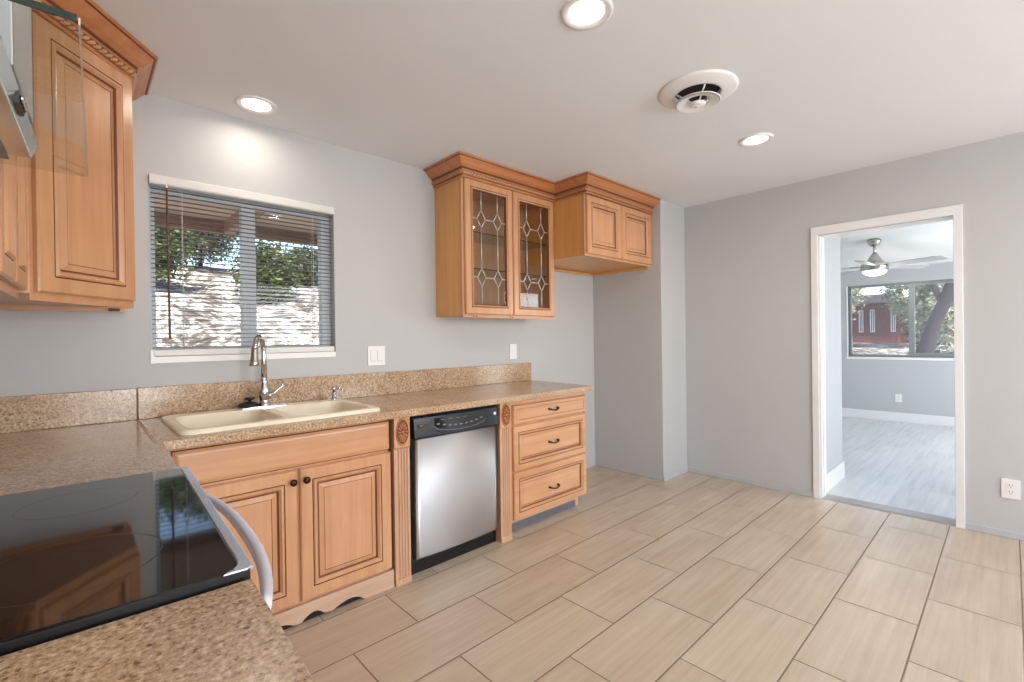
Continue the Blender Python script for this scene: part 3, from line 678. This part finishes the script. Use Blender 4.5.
def glassdoor(x0, x1):
    z0, z1 = 1.420, 2.322; w, h = x1 - x0, z1 - z0; y = gy - .002
    rings = [(0, .013), (.005, .019), (.047, .019), (.0495, .015, 1), (.051, .0185, 1), (.056, .0235), (.062, .0215), (.068, .008, 1), (.068, .004, 1)]
    b = MB(); O = Vector((x0, y, z0)); u = Vector((0, 0, 1)); r = Vector((1, 0, 0)); n = Vector((0, -1, 0))
    R = lambda i, d: [O + r * a + u * c_ + n * d for a, c_ in ((i, i), (w - i, i), (w - i, h - i), (i, h - i))]
    rs = [R(0, 0)] + [R(q[0], q[1]) for q in rings] + [R(.068, 0)]
    b.loft(rs, True, False, False, [q[2] if len(q) > 2 else 0 for q in rings] + [0, 0], False, loop=True)
    d = b.build('glass_door', ['wv', 'glaze'], gc)
    yp = y - .006
    ix0, ix1, iz0, iz1 = x0 + .066, x1 - .066, z0 + .066, z1 - .066
    pn = MB().box(ix0, ix1, yp - .002, yp + .002, iz0, iz1).build('pane', 'cabglass', d)
    b = MB(); cw = .0036; W_ = ix1 - ix0; xa, xb = ix0 + W_ * .26, ix0 + W_ * .76; yc_ = yp - .0025
    def line(pts): b.tube([(p[0], yc_, p[1]) for p in pts], cw, 6)
    D = .060; dwid = .038
    for x in (xa, xb):
        zs = [iz0, 1.672 - D, 1.672 + D, 2.07 - D, 2.07 + D, iz1]
        line([(x, zs[0]), (x, zs[1])]); line([(x, zs[2]), (x, zs[3])]); line([(x, zs[4]), (x, zs[5])])
        for zc_ in (1.672, 2.07):
            line([(x, zc_ - D), (x + dwid, zc_)]); line([(x + dwid, zc_), (x, zc_ + D)]); line([(x, zc_ + D), (x - dwid, zc_)]); line([(x - dwid, zc_), (x, zc_ - D)])
    for zc_ in (1.672, 2.07):
        line([(ix0, zc_), (xa - dwid, zc_)]); line([(xb + dwid, zc_), (ix1, zc_)]); line([(xa + dwid, zc_), (xb - dwid, zc_)])
    b.build('leading', 'came', pn, label='pale lead lines with diamond shapes')
glassdoor(gx0 + .016, -1.8135); glassdoor(-1.8065, gx1 - .006)
crown(gc, [(gx0, -.002), (gx0, gy - .020), (gx1 + .02, gy - .020)])
# over-fridge cabinet
fx0, fx1, fz0, fyf = -1.358, -.437, 1.868, -.625
ff = thing('short_wall_cabinet', 'short deep maple wall cabinet hung over the empty alcove', 'cabinet', (-.9, -.31, fz0))
b = MB(); b.box(fx0, fx0 + .018, fyf + .0185, -.002, fz0, H - .03); b.box(fx1 - .018, fx1, fyf + .0185, -.002, fz0, H - .03); b.box(fx0 + .018, fx1 - .018, fyf + .0185, -.002, fz0 + .006, fz0 + .022); b.box(fx0 + .018, fx1 - .018, fyf + .0185, -.002, 2.31, 2.33); b.box(fx0 + .018, fx1 - .018, -.014, -.002, fz0 + .02, 2.32)
b.box(fx0 + .001, fx1 - .001, -.025, -.003, fz0 - .02, fz0 - .0005); b.box(fx1 - .02, fx1 - .001, fyf + .02, -.025, fz0 - .02, fz0 - .0005)
b.build('carcass', 'wside', ff, .001)
b = MB(); b.box(fx0 - .0015, fx1 + .0005, fyf - .001, fyf + .018, fz0 - .004, 2.335); b.build('face_frame', 'wv', ff, .001)
for x0, x1 in ((fx0 + .012, -.9015), (-.8955, fx1 - .008)):
    b = MB(); panel(b, (x0, fyf - .002, fz0 + .012), (1, 0, 0), (0, -1, 0), x1 - x0, 2.318 - fz0 - .012, DOOR); b.build('door', ['wv', 'glaze'], ff)
crown(ff, [(fx0, gy - .036), (fx0, fyf - .020), (fx1, fyf - .020)])
# diagonal corner cabinet
A_ = Vector((-3.953, -.338)); B_ = Vector((-4.232, -.652)); z0 = 1.418
dn = Vector((A_.y - B_.y, -(A_.x - B_.x))).normalized()          # outward normal
cc = thing('corner_wall_cabinet', 'tall maple corner wall cabinet with a raised-panel door beside the window', 'cabinet', (-4.25, -.3, z0))
xw = ml(XLW + .004, 0.05).x
poly = [(xw + .03, -.002), (A_.x, -.002), (A_.x, A_.y), (A_.x, A_.y), (B_.x, B_.y), (ml(XLW + .004, B_.y + .701).x, B_.y)]
b = MB(); b.prism(poly[:2] + [(A_.x, A_.y), (B_.x, B_.y), poly[5]], z0, H - .03); b.build('carcass', 'wv', cc, .001)
r = (A_ - B_); L = r.length; r3 = Vector((r.x, r.y, 0)).normalized(); n3 = Vector((dn.x, dn.y, 0))
b = MB(); panel(b, Vector((B_.x, B_.y, z0 + .006)) + r3 * .012 + n3 * .001, r3, n3, L - .022, 2.322 - z0 - .006, DOOR); b.build('door', ['wv', 'glaze'], cc)
b = MB(); pA, pB = A_ + dn * .0, B_
b.prism([(A_.x, A_.y), (B_.x, B_.y), (B_.x - dn.x * .02, B_.y - dn.y * .02), (A_.x - dn.x * .02, A_.y - dn.y * .02)], z0 - .022, z0); b.build('light_rail', 'wh', cc); b = MB(); b.box(xw + .03, A_.x - .01, -.02, -.002, z0 - .022, z0)
b.box(-4.02, -3.98, -.024, -.02, z0 - .018, z0 - .006, 1); b.build('light_rail', ['wh', 'bronze'], cc)
crown(cc, [(A_.x + .012, -.002), (A_.x + .012, A_.y - .008), (B_.x, B_.y - .02)][::-1] if False else [(B_.x + dn.x * .02 - r3.x * .02, B_.y + dn.y * .02 - r3.y * .02), (A_.x - .001, A_.y + dn.y * .010), (A_.x - .001, -.002)], 'crown')
# wall cabinet on the left wall between corner cabinet and hood
wx = -.335; wy0, wy1 = -.470, .035
c = ml(-.49, -.2); wc = thing('wall_cabinet', 'maple wall cabinet beside the stove hood, its doors seen edge-on', 'cabinet', (c.x, c.y, 1.418), TH)
MB(ML).box(XLW + .004, wx - .020, wy0, wy1 - .01, 1.418, H - .03).build('carcass', 'wside', wc, .001)
for a, bb in ((wy0 + .004, -.222), (-.218, wy1 - .016)):
    b = MB(ML); panel(b, (wx - .019, bb, 1.424), (0, -1, 0), (1, 0, 0), bb - a, 2.322 - 1.424, DOOR); b.build('door', ['wv', 'glaze'], wc)
MB(ML).box(wx - .038, wx - .020, wy0, wy1 - .012, 1.396, 1.418).build('light_rail', 'wy', wc)
b = MB(); pa, pb = ml(wx, wy0), ml(wx, wy1 - .06)
crown(wc, [(pa.x, pa.y), (pb.x, pb.y)], 'crowny')

# ------------------------------------------------------------------ range hood
gm0, gm1 = ml(0, 0), None
hy0, hy1, hx = -1.246, -.476, -.181
c = ml(-.45, -.86); hd = thing('range_hood', 'stainless stove hood with a flat clear glass canopy above the stove', 'range hood', (c.x, c.y, 1.66), TH)
b = MB(ML); b.loft([[(XLW + .004, y, 1.648), (-.265, y, 1.648), (-.254, y, 1.679), (XLW + .004, y, 1.679)] for y in (hy0 + .10, hy1 - .20)], True, True, True, 0, False); hb = b.build('hood_body', 'steelh', hd, .002)
b = MB(ML)
for k in range(2): b.box(XLW + .06, -.30, -1.12 + .25 * k, -.90 + .25 * k, 1.645, 1.648)
b.build('filter', 'grille', hb)
b = MB(ML); b.box(-.262, -.2545, -.970, -.905, 1.655, 1.676); b.build('button_strip', 'black', hb)
for k in range(4):
    b = MB(ML); b.lathe([(.006, 0), (.006, .004), (.003, .006)], (-.2545, -.914 - .0155 * k, 1.6655), 12, (1, 0, 0)); b.build('button', 'nickel', hb)
b = MB(ML); b.prism([(XLW + .004, hy1), (XLW + .004, hy0), (hx + .004, hy0), (hx + .008, hy0 + .004)] + [(hx - .016 + .016 * math.cos(math.radians(a)), hy1 - .016 + .016 * math.sin(math.radians(a))) for a in range(0, 91, 15)], 1.680, 1.689); gp = b.build('glass_canopy', 'hoodglass', hd)
b = MB(ML); b.prism([(hx + .0073, hy0 + .006), (hx - .0005, hy1 - .018), (hx + .0017, hy1 - .018), (hx + .0095, hy0 + .006)], 1.6798, 1.6892); b.build('glass_front_edge', 'glassrim', gp)
b = MB(ML); b.box(XLW + .02, hx + .006, hy0 - .0010, hy0 + .0010, 1.6798, 1.6892); b.build('glass_side_edge', 'glassedge', gp)
b = MB(ML); b.box(XLW + .004, -.254, -1.03, -.77, 1.6895, H - .002); b.build('chimney', 'steel', hd, .003)

# ------------------------------------------------------------------ ceiling fixtures
def downlight(loc, label):
    t = thing('recessed_light', label, 'ceiling light', loc, group='recessed ceiling lights'); x, y, z = loc
    b = MB(); b.lathe([(.062, 0.0), (.064, -.004), (.084, -.009), (.093, -.007), (.094, 0.0)], loc, 40, caps=False); b.build('trim_ring', 'white', t)
    b = MB(); b.lathe([(.0635, -.001), (.062, -.003), (.04, -.005), (.01, -.0055)], loc, 32); b.build('lens', 'lens', t)
    return t
d0 = downlight((-3.452, -.216, H), 'white recessed ceiling light close to the wall above the sink window')
DL = [(-2.750, -1.736), (-1.097, -1.735)]
dup(d0, (-2.750, -1.736, H), 'white recessed ceiling light on the stove side of the round air vent')
dup(d0, (-1.097, -1.735, H), 'white recessed ceiling light between the round air vent and the doorway wall')
for x, y, e_ in [(-3.452, -.216, 1.9), (*DL[0], 4.6), (*DL[1], 3.6)]:
    lamp('downlight_bulb', 'AREA', (x, y, H - .012), (0, 0, -1), e_, (1.0, 0.88, 0.74), shape='DISK', size=.11, spread=math.radians(170))
vt = thing('ceiling_vent', 'round white stepped air vent on the ceiling', 'air vent', (-1.915, -1.755, H))
c = (-1.915, -1.755, H)
b = MB(); b.lathe([(.178, 0.0), (.180, -.006), (.168, -.012), (.146, -.017), (.118, -.024), (.106, -.025), (.103, -.020), (.103, 0.0)], c, 48, caps=False); b.build('outer_ring', 'white', vt)
MB().lathe([(.103, -.001), (.09, -.002), (.01, -.002)], c, 32).build('duct', 'dark', vt)  # flat dark disc, the shade inside the duct opening painted on
b = MB(); b.lathe([(.100, -.060), (.103, -.057), (.092, -.052), (.064, -.046), (.050, -.043), (.048, -.038), (.044, -.038), (.044, -.045), (.060, -.055), (.096, -.063)], c, 40, caps=False); b.build('middle_cone', 'white', vt)
b = MB(); b.lathe([(.036, -.062), (.037, -.066), (.026, -.073), (.008, -.076)], c, 28); b.lathe([(.01, -.076), (.008, -.079), (.002, -.080)], c, 12, mi=0); b.build('centre_disc', 'white', vt)
b = MB()
for k in range(4):
    a = PI / 4 + PI / 2 * k; b.tube([(c[0] + .10 * math.cos(a), c[1] + .10 * math.sin(a), H - .018), (c[0] + .02 * math.cos(a), c[1] + .02 * math.sin(a), H - .064)], .004, 6)
b.build('struts', 'white', vt)

# ------------------------------------------------------------------ switches and outlets
t = thing('light_switch', 'white double rocker light switch between the window and the glass cabinet', 'light switch', (-2.721, 0, 1.154))
MB().prism(rrect(-2.780, -2.662, 1.093, 1.216, .005, 3), -.0065, -.0005, 'y').build('plate', 'white', t, .002)
for x in (-2.744, -2.698):
    b = MB(); b.loft([[(x + a, y_, z) for a, z in ((-.0165, 1.121), (.0165, 1.121), (.0165, 1.188), (-.0165, 1.188))] for y_ in (-.006, -.0085)], True, True, True, 0, False)
    b.box(x - .0178, x + .0178, -.0069, -.006, 1.1195, 1.1208, 1); b.box(x - .0178, x - .0168, -.0069, -.006, 1.12, 1.189, 1); b.build('rocker', ['white', 'slot'], t)
t = thing('light_switch', 'white single light switch on the wall under the glass cabinet', 'light switch', (-1.516, 0, 1.146))
MB().prism(rrect(-1.554, -1.478, 1.086, 1.208, .005, 3), -.0065, -.0005, 'y').build('plate', 'white', t, .002)
MB().box(-1.532, -1.500, -.009, -.0065, 1.113, 1.181).build('rocker', 'white', t, .001)
def outlet(X, yc_, zc_, hw, hh, sgn, label):
    t = thing('wall_outlet', label, 'power outlet', (X, yc_, zc_))
    MB().prism(rrect(yc_ - hw, yc_ + hw, zc_ - hh, zc_ + hh, .005, 3), X - .0065, X - .0005, 'x').build('plate', 'white', t, .002)
    for dz in (-.020, .020):
        b = MB(); b.prism(rrect(yc_ - .017, yc_ + .017, zc_ + dz - .014, zc_ + dz + .014, .008, 4), X - .0085, X - .0065, 'x')
        for dy in (-.0065, .0065): b.box(X - .0092, X - .0084, yc_ + dy - .0012, yc_ + dy + .0012, zc_ + dz - .002, zc_ + dz + .008, 1)
        b.lathe([(.0026, 0), (.0024, .0008)], (X - .0084, yc_, zc_ + dz - .008), 10, (-1, 0, 0), 1); b.build('socket', ['white', 'slot'], t)
outlet(0.0, -2.777, .300, .040, .059, -1, 'white power outlet low on the kitchen wall beside the doorway')
outlet(FX, -1.693, .336, .037, .056, -1, 'white power outlet on the far wall under the next room window')

# ------------------------------------------------------------------ ceiling fan in the next room
cx, cy = 3.04, -1.645; zc_ = 2.19 + .16 * (FX - cx)
fn = thing('ceiling_fan', 'brushed nickel ceiling fan with lit dome in the next room', 'ceiling fan', (cx, cy, zc_))
MB().lathe([(.070, .0), (.068, -.03), (.045, -.065), (.018, -.075)], (cx, cy, zc_ - .004), 24, (.158, 0, .987)).build('canopy', 'nickel', fn)
MB().lathe([(.013, -.05), (.013, -.19)], (cx, cy, zc_), 12).build('downrod', 'nickel', fn)
b = MB(); b.lathe([(.016, -.155), (.030, -.17), (.052, -.21), (.085, -.265), (.098, -.282), (.132, -.290), (.140, -.305), (.140, -.350), (.132, -.370), (.124, -.378)], (cx, cy, zc_), 32); b.build('motor_housing', 'nickel', fn)
MB().lathe([(.124, -.376), (.118, -.400), (.090, -.424), (.045, -.436), (.010, -.439)], (cx, cy, zc_), 28).build('light_dome', 'fanlens', fn)
for k in range(5):
    a = math.radians(-38 + 72 * k); ca, sa = math.cos(a), math.sin(a); zb_ = zc_ - .325
    def bp_(r, s_, dz): return (cx + ca * r - sa * s_, cy + sa * r + ca * s_, zb_ + dz - s_ * .21)
    out = [(.15, -.045), (.22, -.060), (.60, -.068), (.685, -.055), (.70, -.02), (.70, .045), (.66, .068), (.22, .060), (.15, .045)]
    b = MB(); b.loft([[bp_(r, s_, .003) for r, s_ in out], [bp_(r, s_, -.003) for r, s_ in out]], True, True, True, 0, False); bd = b.build('blade', 'fan', fn)
    b = MB(); b.loft([[bp_(r, s_, d) for s_, d in ((-.022, .004), (.022, .004), (.022, .010), (-.022, .010))] for r in (.11, .25)], True, True, True, 0, False); b.build('blade_iron', 'nickel', bd)
lamp('fan_bulb', 'POINT', (cx, cy, zc_ - .48), (0, 0, -1), 8, (1, .92, .8), shadow_soft_size=.08)

# ------------------------------------------------------------------ outdoors
# dry hillside behind the kitchen window
def hz(x, y):
    if y < 1.6: return 0.05
    t = min(1, (y - 1.6) / 9.0); return 0.05 + 3.0 * t ** 0.9 + 0.10 * math.sin(x * 1.7 + y) + 0.07 * math.sin(x * 3.3 - y * 2.1)
b = MB(); nx, ny = 44, 40; vs = []; fs = []
for j in range(ny + 1):
    for i in range(nx + 1):
        x = -14 + 30 * i / nx; y = .25 + 17 * j / ny; vs.append((x, y, hz(x, y)))
for j in range(ny):
    for i in range(nx):
        a = j * (nx + 1) + i; fs.append((a, a + 1, a + nx + 2, a + nx + 1))
b.add(vs, fs, 0, True); struct(b, 'ground', 'hill')
# dry yard behind the far window
b = MB(); vs = []; fs = []
for j in range(21):
    for i in range(21):
        x = 4.6 + 26 * i / 20; y = -14 + 26 * j / 20 ; y = min(y, .2) if x < 5 else y; vs.append((x, y, -.02 + .084 * (x - 4.6) + .04 * math.sin(x + 2 * y)))
for j in range(20):
    for i in range(20):
        a = j * 21 + i; fs.append((a, a + 1, a + 22, a + 21))
b.add(vs, fs, 0, True); struct(b, 'ground.001', 'hill')
# patio roof outside the kitchen window
b = MB(); b.box(-7, 1.0, .15, 2.15, 2.34, 2.38); 
struct(b, 'roof', 'patio')
b = MB(); b.box(-7, 1.0, 2.06, 2.15, 2.24, 2.36)
for x in (-4.9, -4.0, -3.1, -2.2, -1.3): b.box(x - .045, x + .045, .16, 2.06, 2.24, 2.34)
struct(b, 'roof_beams', 'beam')

def foliage(c, rx, ry, rz, n, size, seed):
    rnd = random.Random(seed); b = MB()
    # clumped leaves: small quads gathered round random twigs inside an ellipsoid
    for k in range(n // 14):
        while True:
            p = Vector((rnd.uniform(-1, 1), rnd.uniform(-1, 1), rnd.uniform(-1, 1)))
            if p.length < 1: break
        p = p * (0.55 + .45 * rnd.random()) / max(p.length, .3) * max(p.length, .5)
        q0 = Vector((c[0] + p.x * rx, c[1] + p.y * ry, c[2] + p.z * rz))
        for m in range(14):
            q = q0 + Vector((rnd.gauss(0, 1), rnd.gauss(0, 1), rnd.gauss(0, 1))) * size * 2.2
            a = Vector((rnd.gauss(0, 1), rnd.gauss(0, 1), rnd.gauss(0, .6))).normalized(); d = a.cross(Vector((rnd.gauss(0, 1), rnd.gauss(0, 1), rnd.gauss(0, 1)))).normalized()
            s1 = size * rnd.uniform(.6, 1.3); s2 = s1 * .45
            b.add([q - a * s1, q + d * s2, q + a * s1, q - d * s2], [(0, 1, 2, 3)])
    return b
def tree(name, label, cat, base, h, rx, rz, n, size, leaf, seed, trunk=.09, group=None, low=.75):
    x, y, z = base; t = thing(name, label, cat, base, group=group)
    foliage((x, y, z + h - rz * low), rx, rx, rz, n, size, seed).build('foliage', leaf, t)
    rnd = random.Random(seed + 50); b = MB(); b.tube([(x, y, z - .1), (x + rnd.uniform(-.1, .1), y, z + h * .3), (x + rnd.uniform(-.2, .2), y, z + h * .75)], [trunk, trunk * .8, trunk * .4], 8)
    for k in range(4):
        a = rnd.uniform(0, 2 * PI); b.tube([(x, y, z + h * (.25 + .1 * k)), (x + math.cos(a) * rx * .35, y + math.sin(a) * rx * .35, z + h * (.45 + .1 * k)), (x + math.cos(a) * rx * .7, y + math.sin(a) * rx * .7, z + h * (.6 + .08 * k))], [trunk * .5, trunk * .35, trunk * .15], 6)
    b.build('trunk', 'bark', t)
G1 = 'shrubs on the slope behind the kitchen window'
for k, (x, y, h, rx, rz, leaf, lab) in enumerate([(-3.2, 8.0, 1.65, .85, .80, 'leafa', 'bushy olive green shrub on the dry slope, leftmost through the kitchen window'),
        (-1.95, 10.4, 1.8, .95, .90, 'leafb', 'grey green shrub on the dry slope behind the left half of the blind'),
        (-1.25, 7.7, 1.3, .62, .65, 'leafa', 'olive green shrub on the dry slope behind the middle of the blind'),
        (0.25, 9.8, 1.1, .60, .55, 'leafb', 'small grey green shrub on the dry slope, rightmost through the kitchen window')]):
    tree('shrub', lab, 'shrub', (x, y, hz(x, y) - .05), h, rx, rz, 8000, .048, leaf, 10 + k, .05, G1, .95)
# beyond the far window: red wooden shed, trees and a leaning trunk
def yz(x): return -.02 + .084 * (x - 4.6)
sh = thing('shed', 'red boarded shed with white narrow windows seen through the far window', 'shed', (16.5, 0.4, yz(16)))
b = MB(); b.box(16.0, 18.5, -1.4, 3.2, yz(16) - .1, 2.3)
for k in range(30): b.box(15.985, 16.0, -1.4 + .153 * k, -1.385 + .153 * k, yz(16) - .1, 2.3)
b.build('wall_boards', 'red', sh)
b = MB(); b.loft([[(15.7, y, 2.22), (17.25, y, 2.6), (18.8, y, 2.22), (18.8, y, 2.3), (17.25, y, 2.68), (15.7, y, 2.3)] for y in (-1.6, 3.4)], True, True, True, 0, False); b.build('roof', 'bark', sh)
for y in (.80, .484, -.08):
    b = MB(); b.prism(rrect(y - .065, y + .065, 1.30, 2.08, .003, 1), 15.96, 15.99, 'x', 0, [rrect(y - .038, y - .012, 1.33, 2.05, .002, 1), rrect(y + .012, y + .038, 1.33, 2.05, .002, 1)]); w_ = b.build('window_frame', 'white', sh, label='white narrow window frame')
    MB().box(15.982, 15.99, y - .045, y + .045, 1.32, 2.06).build('pane', 'blackgl', w_)
lt = thing('tree', 'thick dark leaning tree trunk outside the right half of the far window', 'tree', (8.0, -1.72, yz(8)))
b = MB(); k_ = (8 + 4.123) / (7 + 4.123); cyy = -2.783
P = lambda y, z: (8.0, cyy + (y - cyy) * k_, 1.252 + (z - 1.252) * k_)
b.tube([P(-1.66, .2), P(-1.69, .60), P(-1.72, .90), P(-1.80, 1.20), P(-1.86, 1.45), P(-2.0, 1.8), P(-2.10, 2.13), P(-2.22, 2.6), P(-2.3, 3.4)], [.20, .17, .145, .12, .11, .105, .10, .09, .05], 14)
b.tube([P(-1.97, 1.75), P(-1.86, 2.05), P(-1.70, 2.45), P(-1.5, 3.0)], [.06, .05, .04, .02], 8)
b.build('trunk', 'bark', lt)
foliage((8.6, -2.2, 4.2), 1.8, 1.8, 1.0, 3000, .07, 77).build('foliage', 'leafb', lt)
G2 = 'trees behind the far window'
for k, (x, y, h, rx, rz, leaf, lab, low) in enumerate([(13.6, 1.25, 2.7, 1.1, 1.0, 'leafc', 'pale leafy tree in front of the red shed, leftmost in the far window', .75),
        (14.6, -.85, 2.7, .85, 1.05, 'leafd', 'grey green tree by the right end of the red shed', .85),
        (11.4, -1.52, 2.75, .68, 1.3, 'leafd', 'grey green bushy tree just behind the leaning trunk', 1.0),
        (12.6, -3.15, 3.3, .85, 1.5, 'leafc', 'pale tree seen at the right edge of the far window', 1.0),
        (19.5, -3.2, 4.6, 2.4, 2.4, 'leafa', 'tall olive tree farthest behind the leaning trunk', 1.0)]):
    tree('leafy_tree', lab, 'tree', (x, y, yz(x) - .05), h, rx, rz, 9000, .06, leaf, 30 + k, .08, G2, low)

# unseen window added behind the camera to go with the wide fill lamp
wb_ = struct(MB().prism(rrect(-2.6, -.1, .9, 2.25, .001, 1), -5.40, -5.34, 'y', 0, [rrect(-2.54, -1.38, .96, 2.19, .001, 1), rrect(-1.32, -.16, .96, 2.19, .001, 1)]), 'window_added', 'white')
wc_ = struct(MB().prism(rrect(1.1, 3.7, .5, 2.15, .001, 1), -4.60, -4.55, 'y', 0, [rrect(1.16, 2.37, .56, 2.09, .001, 1), rrect(2.43, 3.64, .56, 2.09, .001, 1)]), 'window_4', 'white')

MB().box(-2.55, -.15, -5.372, -5.368, .95, 2.2).build('pane', 'pane', wb_)
MB().box(1.15, 3.65, -4.577, -4.573, .55, 2.1).build('pane', 'pane', wc_)
dr_ = struct(MB().prism(rrect(-4.3, -3.2, .0, 2.08, .001, 1), -5.40, -5.34, 'y', 0, [rrect(-4.2, -3.3, .1, 1.98, .001, 1)]), 'door_added', 'white')  # unseen glass door, added to go with the left fill lamp
MB().box(-4.22, -3.28, -5.372, -5.368, .08, 2.0).build('pane', 'pane', dr_)
